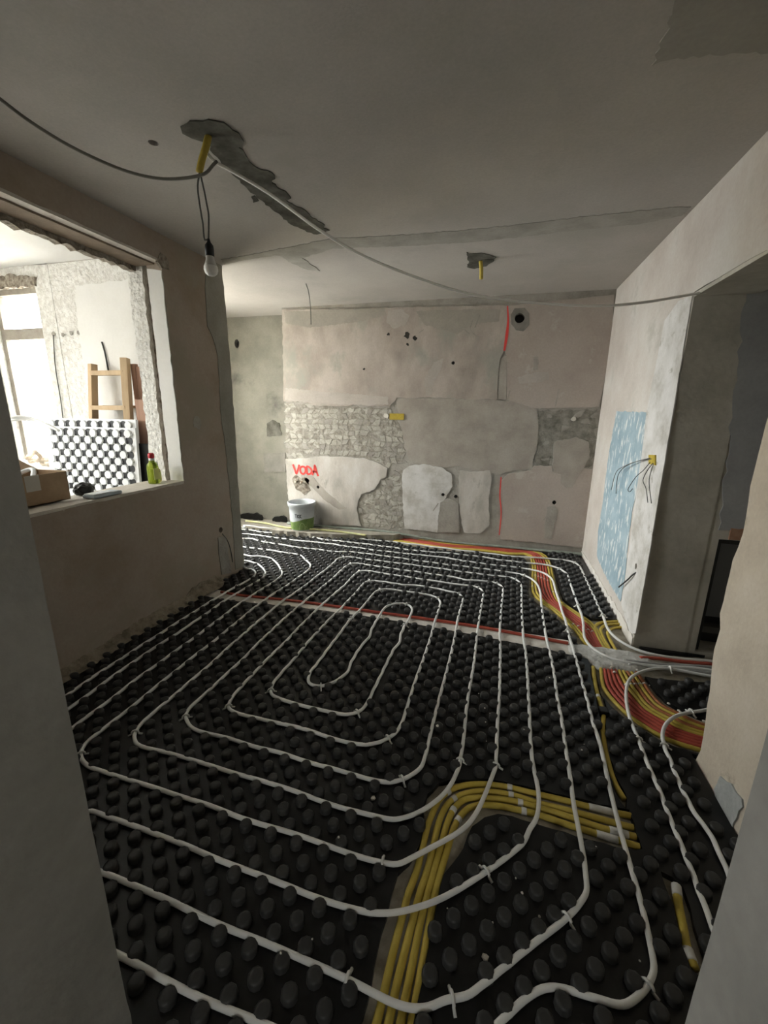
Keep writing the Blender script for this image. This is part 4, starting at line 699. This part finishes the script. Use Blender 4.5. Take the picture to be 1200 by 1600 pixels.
# loggia shell
wlo = struct(slab('wall_loggia', [(-5.0, ZF), (-3.63, ZF), (-3.63, 2.64), (-5.0, 2.64)], [[(-4.36, .82), (-3.80, .82), (-3.80, 2.44), (-4.36, 2.44)]], bk(2.88), .16, M['rough']))
slab('smooth_panel', rag([(-3.39, .0), (-2.57, .0), (-2.57, 2.44), (-3.36, 2.40), (-3.40, 2.2)], .05, .012, 2), [], bk(2.872), .01, M['smoothw'], wlo)
for c in ((-3.68, 2.06), (-3.58, 2.05), (-3.49, 2.06), (-3.41, 2.06)): slab('nail_hole', circle(c, .018, 8, .3, int(c[0]*-100)), [], bk(2.874), .003, M['mortar'], wlo)
slab('broken_head', rag([(-4.6, 2.43), (-3.78, 2.43), (-3.76, 2.50), (-4.0, 2.53), (-4.6, 2.51)], .03, .012, 3), [], bk(2.86), .03, M['broken'], wlo)
window('window_2', bk(2.93), -4.36, -3.80, .82, 2.44, [], [2.08])
V = []; Fs = []
for i in range(29):
    for j in range(13):
        V.append((-4.33+.5*i/28, 2.955+.016*math.sin(i*1.3+.3*math.sin(j*.8))+.006*math.sin(i*3.1+j), .84+1.2*j/12))
for i in range(28):
    for j in range(12): Fs.append((i*13+j, (i+1)*13+j, (i+1)*13+j+1, i*13+j+1))
pyobj('plastic_film', V, Fs, M['film'], bpy.data.objects['window_2'], True)
tube('wire', [(-3.68, 2.872, 2.05), (-3.71, 2.868, 1.8), (-3.715, 2.868, 1.5), (-3.73, 2.866, 1.25), (-3.74, 2.866, 1.05)], .004, M['wireg'], wlo)
tube('wire', [(-3.17, 2.866, 1.98), (-3.15, 2.862, 1.9), (-3.14, 2.862, 1.76)], .006, M['wire'], wlo)
wls = struct(slab('wall_loggia_side', [(.3, ZF), (2.9, ZF), (2.9, 2.6), (.3, 2.6)], [[(.75, 1.3), (1.75, 1.3), (1.75, 2.2), (.75, 2.2)]], xl(-4.5), .12, M['smoothw']))
window('window_3', xl(-4.55), .75, 1.75, 1.3, 2.2, [1.25], [])
struct(box('wall_loggia_front', -4.7, -2.26, .2, .45, ZF, 2.6, M['smoothw']))
struct(box('ceiling_loggia', -4.7, XL-.31, .3, 3.0, 2.59, 2.66, M['smoothw']))
# right wall with the passage opening
xr_ = lambda x0: (lambda u, v, d: (x0+d, u, v))
farw = [(2.80, ZF), (2.80, 2.105)]; lint = rag([(2.80, 2.105), (1.87, 2.09)], .12, .006, 4, closed=False)
near_edge = [(1.87, 2.09), (1.875, 1.5), (1.89, 1.2), (1.87, 1.02), (1.895, .9), (1.90, .66), (1.875, .60), (1.885, .50), (1.86, .38), (1.83, .2), (1.815, .05), (1.84, ZF)]
ropen = farw[:-1]+lint[:-1]+rag(near_edge, .05, .006, 6, closed=False)
outline = [(YB+.3, ZF)]+[(YB+.3, 2.66), (.45, 2.66), (.45, ZF)]+ropen[::-1]
hr = circle(RW['HOLE'][0], .02, 12)
wr = struct(slab('wall_right', outline, [hr], xr_(XR), .30, M['rw']))
slab('cream_plaster', rag([(.46, ZF+.001), (1.835, ZF+.001), (1.81, .05), (1.825, .2), (1.855, .38), (1.88, .5), (1.87, .6), (1.895, .66), (1.89, .9), (1.865, 1.02), (1.885, 1.2), (1.87, 1.5), (1.865, 2.085), (.46, 2.085)], .06, .004, 5), [], xr_(XR-.010), .011, M['cream'], wr)
slab('cement_patch', rag(RW['CEMENT'], .03, .008, 5), [], xr_(XR-.016), .008, noise_mat('cement_grey', [(.36, .38, .38), (.50, .52, .51)], 9, bump=.7), wr)
slab('blue_paint', rag(RW['BLUE'], .04, .006, 5), [], xr_(XR-.003), .004, M['blue'], wr)
slab('white_plaster', rag(RW['WHITE'], .05, .004, 6), [hr], xr_(XR-.005), .006, M['white'], wr)
slab('floor_edge', rag([(2.80, ZF), (4.62, ZF), (4.62, .03), (4.2, .05), (3.6, .035), (3.1, .055), (2.80, .03)], .05, .012, 6), [], xr_(XR-.008), .01, M['whitemort'], wr)
sleeve(wr, (XR-.004, *RW['HOLE'][0]), 'x+', .0205)
tube('wire', [((XR+.015, XR-.014, XR-.02, XR-.03)[i], u, v) for i, (u, v) in enumerate(RW['HW'])], .005, M['wire'], wr)
jb = RW['BOX']; slab('junction_box', jb, [], xr_(XR-.014), .016, bpy.data.materials['yellow_box'], wr)
for i, k in enumerate(('WIRE1', 'WIRE2', 'WIRE3', 'WIRE4', 'WIRE5')):
    L = RW[k]; tube('wire', [(XR-.014-.03*math.sin(min(1, j/(len(L)-1))*2.2), u, v) for j, (u, v) in enumerate(L)], .0024, M['wireg' if i in (3, 4) else 'wire'], wr)
# passage
slab('jamb_render', rag([(XR+.003, ZF), (XR+.30, ZF), (XR+.30, 2.10), (XR+.003, 2.10)], .06, .002, 3), [], lambda u, v, d: (u, 2.795+d, v), .006, M['passage'], wr)
slab('lintel_render', [(XR+.004, 1.875), (XR+.30, 1.875), (XR+.30, 2.795), (XR+.004, 2.795)], [], lambda u, v, d: (u, v, 2.083+d), .02, M['passage'], wr)
wp = struct(slab('wall_passage', [(XR+.01, ZF), (2.3, ZF), (2.3, 2.66), (XR+.01, 2.66)], [[(1.315, ZF+.03), (1.9, ZF+.03), (1.9, .745), (1.315, .745)]], bk(2.80), .18, M['passage']))
slab('grey_paint', rag([(1.30, .80), (2.2, .80), (2.2, 2.1), (1.20, 2.1), (1.225, 1.7), (1.27, 1.2)], .05, .012, 5), [], bk(2.794), .007, M['bluegrey'], wp)
slab('door_lintel', rag([(1.36, .75), (1.9, .75), (1.9, .83), (1.36, .82)], .04, .006, 3), [], bk(2.79), .012, M['brickred'], wp)
for a in ([(1.315, .0), (1.34, .0), (1.34, .745), (1.315, .745)], [(1.34, .715), (1.9, .715), (1.9, .745), (1.34, .745)]): slab('recess_frame', a, [], bk(2.82), .05, M['black'], wp)
slab('recess_panel', [(1.355, .22), (1.9, .22), (1.9, .71), (1.355, .71)], [], bk(2.86), .02, mat('dark_grey_panel', (.13, .133, .138), .5), wp)
box('recess_ledge', 1.34, 1.9, 2.83, 2.9, .12, .16, mat('dark_ledge', (.06, .055, .05), .7), wp)
box('recess_back', 1.2, 2.1, 2.97, 3.0, ZF, .8, M['black'], wp)
struct(box('wall_passage_side', 2.2, 2.3, 1.5, 3.0, ZF, 2.66, M['passage']))
struct(box('wall_passage_front', XR+.3, 2.3, 1.55, 1.75, ZF, 2.66, M['passage']))
struct(box('ceiling_passage', XR+.30, 2.3, 1.6, 3.0, 2.3, 2.36, M['passage']))
# doorway the camera stands in, and the room behind
def rw_(x0, s): return lambda u, v, d: (x0+s*d, u, v)
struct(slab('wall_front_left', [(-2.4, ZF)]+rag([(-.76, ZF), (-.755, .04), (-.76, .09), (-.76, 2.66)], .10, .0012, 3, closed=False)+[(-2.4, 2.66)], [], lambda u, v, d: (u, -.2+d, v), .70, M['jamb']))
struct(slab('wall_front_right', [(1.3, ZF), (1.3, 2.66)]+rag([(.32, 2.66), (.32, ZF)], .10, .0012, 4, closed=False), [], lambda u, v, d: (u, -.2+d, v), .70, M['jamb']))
el = rag([(.30, ZF), (.50, ZF), (.50, 2.6), (.30, 2.6)], .03, .006, 3)
struct(box('wall_rear_left', -2.5, -2.4, -3.2, -.1, ZF, 2.66, M['jamb'])); struct(box('wall_rear_right', 1.8, 1.9, -3.2, -.1, ZF, 2.66, M['jamb']))
struct(slab('wall_rear', [(-2.5, ZF), (1.9, ZF), (1.9, 2.66), (-2.5, 2.66)], [[(-.35, 1.4), (.25, 1.4), (.25, 2.0), (-.35, 2.0)]], lambda u, v, d: (u, -3.05-d, v), .1, M['jamb']))
window('window_4', lambda u, v, d: (u, -3.06-d, v), -.35, .25, 1.4, 2.0, [-.05], [])
# ceiling
cl = lambda z0: (lambda u, v, d: (u, v, z0+d))
ceil = struct(slab('ceiling', [(-3.75, 2.88), (-3.75, 5.2), (2.3, 5.2), (2.3, -3.2), (-2.5, -3.2), (-2.5, 2.88)], [circle(CW['HOLE'][0], .022, 12)], cl(ZC), .08, M['ceil']))
sleeve(ceil, (*CW['HOLE'][0], ZC), 'z', .0225)
for k, m, s, h in (('SEAM', 'seam', 3, .003), ('SEAM2', 'seam', 4, .0035), ('TR', 'dark_mortar', 5, .005), ('BIT1', 'dark_mortar', 6, .004), ('ROS2', 'dark_mortar', 7, .005), ('DARK', 'dkceil', 8, .004)):
    slab('mortar_patch', rag(CW[k], .022, .008, s), [], cl(ZC-h), h+.002, M[m], ceil)
# facade seen through the loggia window
fb = struct(box('facade_wall', -16.5, -6.5, 9.0, 9.4, -2, 1.25, M['facade']))

# ---------------------------------------------------------------- ceiling cables and bulb
tag(tube('conduit_stub', TUBE, [.014]*len(resample(TUBE, .015)), M['yellow']), 'yellow conduit stub hanging from the dark mortar patch on the ceiling, holding the bulb wires', 'conduit', 'ceiling conduit stubs')
tag(tube('conduit_stub', [(a, b, min(c, ZC)) for a, b, c in TUBE2], .014, M['yellow']), 'short yellow conduit stub in the small mortar patch near the back of the ceiling', 'conduit', 'ceiling conduit stubs')
tag(tube('cable', CABLEL, .0065, M['cablegrey']), 'dusty grey cable sagging from the yellow ceiling stub to the upper left', 'cable')
tag(tube('cable', CABLEW, .0068, M['cablew']), 'long white cable sagging across the room from the ceiling stub to the right opening', 'cable')
o = tube('wire', [(a, b, min(c, ZC)) for a, b, c in WIREC], .004, M['wireg']); tag(o, 'thin bare wire hanging from the ceiling near the niche', 'wire')
bx, by, bz = BULB[0]
bl = empty('light_bulb', (bx, by, BULB[3][2])); tag(bl, 'white light bulb in a black socket hanging on two twisted wires', 'bulb')
h = BULB[0][2]-BULB[3][2]
o = obj('bulb_globe', lathe_bm([(.003, 0), (.016, .003), (.026, .012), (.0305, .026), (.029, .040), (.024, .050)], 20), M['bulbg'], bl, True)
o = obj('bulb_neck', lathe_bm([(.0285, .041), (.024, .0505), (.0185, .068), (.0165, .084), (.0165, .088)], 20), M['bulbw'], bl, True)
o = obj('socket', lathe_bm([(.019, .080), (.0195, .110), (.018, .124), (.0085, .136), (.005, .150)], 18), M['black'], bl, True)
for P in (BULBW1, BULBW2):
    Q = np.array(resample(P, .015)); Q[-1] = (bx, by, BULB[3][2]+.147)
    local(tube('wire', Q, .0038, M['wireg'], bl, raw=True), bl.location)

# ---------------------------------------------------------------- bucket by the back wall
bc = Vector((-2.235, 4.452, .048)); bu = empty('paint_bucket', bc); tag(bu, 'white and green plastic paint bucket on the floor against the back wall', 'bucket')
R0, R1, HB = .134, .157, .335
bm = bmesh.new(); n = 36
def rr(z): return R0+(R1-R0)*z/HB
prof = [(R0*.96, 0), (R0, .006), (rr(HB*.3), HB*.3), (rr(HB*.6), HB*.6), (rr(HB-.05), HB-.05), (rr(HB-.05)+.010, HB-.045), (R1+.010, HB-.012), (R1+.012, HB), (R1+.002, HB+.002), (R1-.004, HB-.02), (rr(.16)-.004, .16), (rr(.15)-.01, .15)]
obj('body', lathe_bm(prof, n), M['bucketw'], bu, True)
def wrapquad(a0, a1, z0, z1, off, m, name, par, seg=14, zf=None):
    V = []; Fs = []
    for i in range(seg+1):
        a = a0+(a1-a0)*i/seg
        for z in (z0, z1 if zf is None else zf(i/seg)):
            r = rr(z)+off; V.append((r*math.cos(a), r*math.sin(a), z))
    for i in range(seg): Fs.append((2*i, 2*i+2, 2*i+3, 2*i+1))
    return pyobj(name, V, Fs, M[m], par)
fa = math.atan2(-bc.y, -bc.x)
wrapquad(fa-1.5, fa+1.5, .012, .145, .0012, 'bucketg', 'green_label', bu, 24, zf=lambda t: .105+.045*min(1, max(0, (t-.2)/.35)))
def wrapstroke(pts, wd, m, name, off=.0025):
    Q = resample(pts, .004); T = np.gradient(Q, axis=0); T /= np.linalg.norm(T, axis=1)[:, None]; Nn = np.c_[-T[:, 1], T[:, 0]]; V = []; k = len(Q)
    for q in list(Q+Nn*wd/2)+list(Q-Nn*wd/2):
        r = rr(q[1])+off; a = fa+q[0]/r; V.append((r*math.cos(a), r*math.sin(a), q[1]))
    return pyobj(name, V, [(i, i+1, k+i+1, k+i) for i in range(k-1)], M[m], bu)
for x, st in ((-.092, [[(0, .208), (.03, .208)], [(.015, .208), (.015, .165)]]), (-.058, [[(.003, .208), (.003, .165)], [(.022, .208), (.004, .187)], [(.004, .187), (.023, .165)]]), (-.032, [[(.003, .208), (.003, .165)], [(.022, .208), (.004, .187)], [(.004, .187), (.023, .165)]])):
    for s in st: wrapstroke([(x+a, z) for a, z in s], .0085, 'ink', 'bucket_letter')
for s in ([(.02, .185), (.032, .185)], [(.04, .18), (.055, .185)], [(-.08, .135), (-.03, .135)]): wrapstroke(s, .012, 'pouch', 'bucket_print')
wrapstroke([(-.035, .02), (-.03, .07), (-.005, .105), (.02, .08), (.035, .02)], .004, 'bucketl', 'leaf_print')
wrapstroke([(.02, .02), (.04, .06), (.06, .03)], .003, 'bucketl', 'leaf_print')
slab('screed_ledge', rag([(-2.55, 4.27), (-2.0, 4.30), (-1.5, 4.40), (-1.1, 4.52), (-1.0, 4.635), (-2.55, 4.635)], .05, .012, 9), [], lambda u, v, d: (u, v, .048-d), .086, M['slab'], floor)
# torn black foam leaning in the niche foot
def scrap(c, w_, h, seed):
    rs = random.Random(seed); pl = [(-w_/2, 0), (w_/2, 0), (w_/2, h*.7), (w_*.3, h), (0, h*.8), (-w_*.3, h*.75), (-w_/2, h*.4)]
    return slab('foam_scrap', rag(pl, .03, .010, seed), [], lambda u, v, d: (c[0]+u, c[1]+d-.25*v, Z_SLAB+v), .03, M['foam'])
tag(scrap((-3.25, 4.90), .36, .11, 1), 'torn black foam offcut at the foot of the niche wall, left one', 'foam offcut', 'black foam offcuts in the niche')
tag(scrap((-2.80, 4.90), .22, .10, 2), 'torn black foam offcut beside the paint bucket', 'foam offcut', 'black foam offcuts in the niche')

# ---------------------------------------------------------------- things on and behind the sill
ZS = .936
# knobbed white panels leaning behind the sill
def eps_panel(loc, rotz, tilt, W, Hh, label, nx, nz, knobs=True):
    e = empty('foam_heating_panel', loc); e.rotation_euler = (tilt, 0, rotz); tag(e, label, 'foam panel', 'white knobbed panels behind the sill')
    obj('panel_base', box_bm(0, W, 0, .022, 0, Hh), M['eps'], e)
    if not knobs: return e
    bmk = bmesh.new(); bmesh.ops.create_cone(bmk, cap_ends=True, segments=14, radius1=.0325, radius2=.029, depth=.016)
    bmesh.ops.rotate(bmk, verts=bmk.verts[:], cent=(0, 0, 0), matrix=Matrix.Rotation(PI/2, 3, 'X'))
    km = bpy.data.meshes.new('knob'); bmesh.ops.recalc_face_normals(bmk, faces=bmk.faces[:]); bmk.to_mesh(km); bmk.free(); km.materials.append(M['eps'])
    bms = bmesh.new(); bmesh.ops.create_cone(bms, cap_ends=True, segments=12, radius1=.033, radius2=.033, depth=.003)
    bmesh.ops.rotate(bms, verts=bms.verts[:], cent=(0, 0, 0), matrix=Matrix.Rotation(PI/2, 3, 'X'))
    sm = bpy.data.meshes.new('socket'); bms.to_mesh(sm); bms.free(); sm.materials.append(M['socket'])
    for j in range(nz):
        z = Hh-.045-j*.053
        for i in range(nx):
            x = .055+i*.106+(.053 if j % 2 else 0)
            if x < W-.03:
                o = bpy.data.objects.new('knob', km); o.location = (x, -.008, z); link(o, e)
            x2 = x+.053
            if x2 < W-.02:
                o = bpy.data.objects.new('socket', sm); o.location = (x2, -.0015, z); link(o, e)
    return e
eps_panel((-3.505, 2.46, Z_SLAB), .04, -.06, .86, 1.355, 'white knobbed foam panel with black sockets leaning behind the sill, front one of the stack', 8, 12)
eps_panel((-3.565, 2.53, Z_SLAB), .04, -.06, .86, 1.415, 'white knobbed foam panel just behind the front one, only its top row showing', 8, 2)
e = empty('foam_sheet', (-2.735, 2.60, Z_SLAB)); tag(e, 'plain black foam sheet standing edge-on between the knobbed panels and the reddish boards', 'foam sheet')
obj('sheet', box_bm(0, .13, 0, .03, 0, 1.235, .004), M['black'], e); e.rotation_euler = (0, .03, .1)
for i, (x, y, w_, h, rz, lb) in enumerate(((-2.745, 2.70, .085, 1.565, -.03, 'reddish paint-worn board leaning behind the green bottle, taller of two'), (-2.66, 2.735, .085, 1.42, -.03, 'shorter reddish board beside the window reveal'))):
    e = empty('wooden_board', (x, y, Z_SLAB)); tag(e, lb, 'board', 'reddish boards'); obj('plank', box_bm(0, w_, 0, .03, 0, h, .003), M['redwood'], e)
# ladder leaning on the loggia end wall
ld = empty('step_ladder', (-3.0, 2.7, Z_SLAB)); tag(ld, 'pale wooden step ladder leaning on the white wall behind the foam panels', 'ladder')
LX0, LX1, LY = -3.20, -2.87, 2.78
def bar(name, a, b, w_, d, m, par, base):
    a = Vector(a); b = Vector(b); ax = (b-a); L = ax.length; bm = box_bm(-w_/2, w_/2, -d/2, d/2, 0, L, .003)
    q = ax.to_track_quat('Z', 'Y').to_matrix().to_4x4(); bmesh.ops.transform(bm, matrix=Matrix.Translation(a-Vector(base))@q, verts=bm.verts[:])
    return obj(name, bm, m, par)
B = ld.location
bar('rail', (LX0-.06, 2.56, Z_SLAB), (LX0+.0, LY, 1.80), .055, .05, M['wood'], ld, B); bar('rail', (LX1+.06, 2.56, Z_SLAB), (LX1, LY, 1.84), .055, .05, M['wood'], ld, B)
for z in (.3, .58, .86, 1.14, 1.46, 1.73):
    t = (z+.04)/1.84; y = 2.56+(LY-2.56)*t; bar('rung', (LX0-.06*(1-t), y, z), (LX1+.06*(1-t), y, z), .065, .035, M['wood'], ld, B)
bar('rear_rail', (LX1+.040, 2.80, Z_SLAB), (LX1+.040, 2.82, 1.80), .045, .03, M['redwood'], ld, B); bar('rear_rail', (LX1+.085, 2.80, Z_SLAB), (LX1+.085, 2.82, 1.78), .04, .03, M['redwood'], ld, B)
bar('top_brace', (LX0+.02, 2.845, 1.47), (LX1, 2.845, 1.47), .10, .02, M['wood'], ld, B)
o = tube('cable', [(-2.66, 2.85, 1.86), (-2.655, 2.84, 1.80), (-2.66, 2.84, 1.74)], .014, M['yellow']); tag(o, 'short yellow conduit end sticking out of the loggia wall above the boards', 'conduit')
# pair of white pipes over the sill
for k, dz, lb in ((0, 0, 'white spare pipe arching in front of the loggia window, upper one'), (1, -.03, 'white spare pipe arching in front of the loggia window, lower one')):
    tag(tube('spare_pipe', [(p[0], p[1], p[2]+dz*(1-i/5)) for i, p in enumerate(SPARE)], .0105, M['pipe']), lb, 'pipe', 'spare white pipes')
# rubble shelf with rags under the loggia window
sh = empty('rag_heap', (-3.72, 2.66, .985)); tag(sh, 'crumpled beige rags on the ledge under the loggia window', 'rags')
rs = random.Random(11)
for k in range(9):
    P = [(-.22+.05*k+rs.uniform(-.05, .05), rs.uniform(-.06, .06), .02+rs.uniform(0, .03))]
    for j in range(5): P.append((P[-1][0]+rs.uniform(-.02, .07), P[-1][1]+rs.uniform(-.06, .06), max(.012, P[-1][2]+rs.uniform(-.03, .03))))
    tube('rag_fold', P, .016, M['rag'], sh, sides=7)
rd = empty('radiator', (-3.9, 2.66, .45)); tag(rd, 'white ribbed radiator under the loggia window ledge', 'radiator')
for k in range(9): obj('rib', box_bm(-.45+.1*k, -.37+.1*k, -.045, .045, -.3, .44, .015), M['eps'], rd)
obj('top_ledge', box_bm(-.6, .5, -.08, .2, .47, .525, .006), M['smoothw'], rd)
# cardboard box on the sill
cb = empty('cardboard_box', (XL-.25, 1.62, ZS)); tag(cb, 'open brown cardboard box with white tape standing on the window sill', 'box')
y0, y1, x0, x1, hh, t = -.42, .21, -.13, .09, .165, .005
bm = box_bm(x0, x1, y0, y1, 0, t); box_bm(x1-t, x1, y0, y1, 0, hh, bm=bm); box_bm(x0, x0+t, y0, y1, 0, hh, bm=bm); box_bm(x0, x1, y1-t, y1, 0, hh, bm=bm); box_bm(x0, x1, y0, y0+t, 0, hh, bm=bm)
obj('carton', bm, M['card'], cb)
bm = bmesh.new(); vs = [bm.verts.new(p) for p in ((x0, y1, hh), (x1, y1, hh), (x1-.03, y1+.09, hh+.045-.06), (x0+.03, y1+.09, hh-.015))]; bm.faces.new(vs); obj('flap', bm, M['card'], cb)
bm = bmesh.new(); vs = [bm.verts.new(p) for p in ((x0, y0, hh), (x0, y1, hh), (x0-.10, y1-.03, hh+.06), (x0-.10, y0, hh+.06))]; bm.faces.new(vs); obj('flap', bm, M['card'], cb)
obj('tape_strip', box_bm(x1-.001, x1+.0012, -.02, .055, hh-.085, hh+.001), M['tape'], cb)
for k in range(5): tube('packing_strip', [(x0+.02, -.35+.09*k, .13), (-.02, -.30+.1*k, .185), (x1-.02, -.32+.09*k, .15)], .012, M['eps' if k != 1 else 'cap'], cb, sides=6)
# flat blue-grey pouch
p = empty('plastic_pouch', (XL-.06, 1.955, ZS)); tag(p, 'flat blue-grey plastic pouch lying on the sill beside the cardboard box', 'pouch')
bm = box_bm(-.045, .045, -.10, .10, 0, .022, .009, 3); obj('pouch_body', bm, M['pouch'], p, True); obj('pouch_flap', box_bm(-.04, .04, -.09, .03, .0215, .026, .002), M['eps'], p)
p = empty('black_bag', (XL-.25, 1.99, ZS-.01)); tag(p, 'crumpled black plastic bag on the sill between the box and the foam panel', 'bag')
bm = bmesh.new(); bmesh.ops.create_icosphere(bm, subdivisions=3, radius=.055)
rs = random.Random(3)
for v in bm.verts: v.co = Vector((v.co.x*.8, v.co.y*1.1, max(0, v.co.z*.8+.03)))*(1+rs.uniform(-.10, .10))
obj('bag_body', bm, M['black'], p)
# bottles
def bottle(loc, m, lm, label, capm, s=1.0):
    e = empty('plastic_bottle', loc); tag(e, label, 'bottle', 'bottles on the sill')
    bm = lathe_bm([(.034*s, 0), (.038*s, .006), (.038*s, .118*s), (.034*s, .135*s), (.020*s, .152*s), (.018*s, .168*s)], 20)
    for v in bm.verts:
        if v.co.z < .13*s: v.co.x = max(-.032*s, min(.032*s, v.co.x)); v.co.y = max(-.034*s, min(.034*s, v.co.y))
    obj('bottle_body', bm, M[m], e, True)
    obj('neck', lathe_bm([(.0185*s, .150*s), (.0185*s, .180*s)], 16), M['eps'], e, True)
    obj('cap', lathe_bm([(.016*s, .180*s), (.0205*s, .186*s), (.0205*s, .208*s), (.015*s, .216*s)], 16), M[capm], e, True)
    obj('bottle_label', box_bm(.0315*s, .0335*s, -.028*s, .022*s, .03*s, .11*s), M[lm], e)
    return e
bottle((XL-.115, 2.415, ZS), 'greenb', 'label', 'green squeeze bottle with red cap and yellow label on the sill by the reveal', 'cap')
bottle((XL-.165, 2.50, ZS-.012), 'yellowb', 'label', 'pale yellow bottle behind the green one, against the window reveal', 'eps', .72)
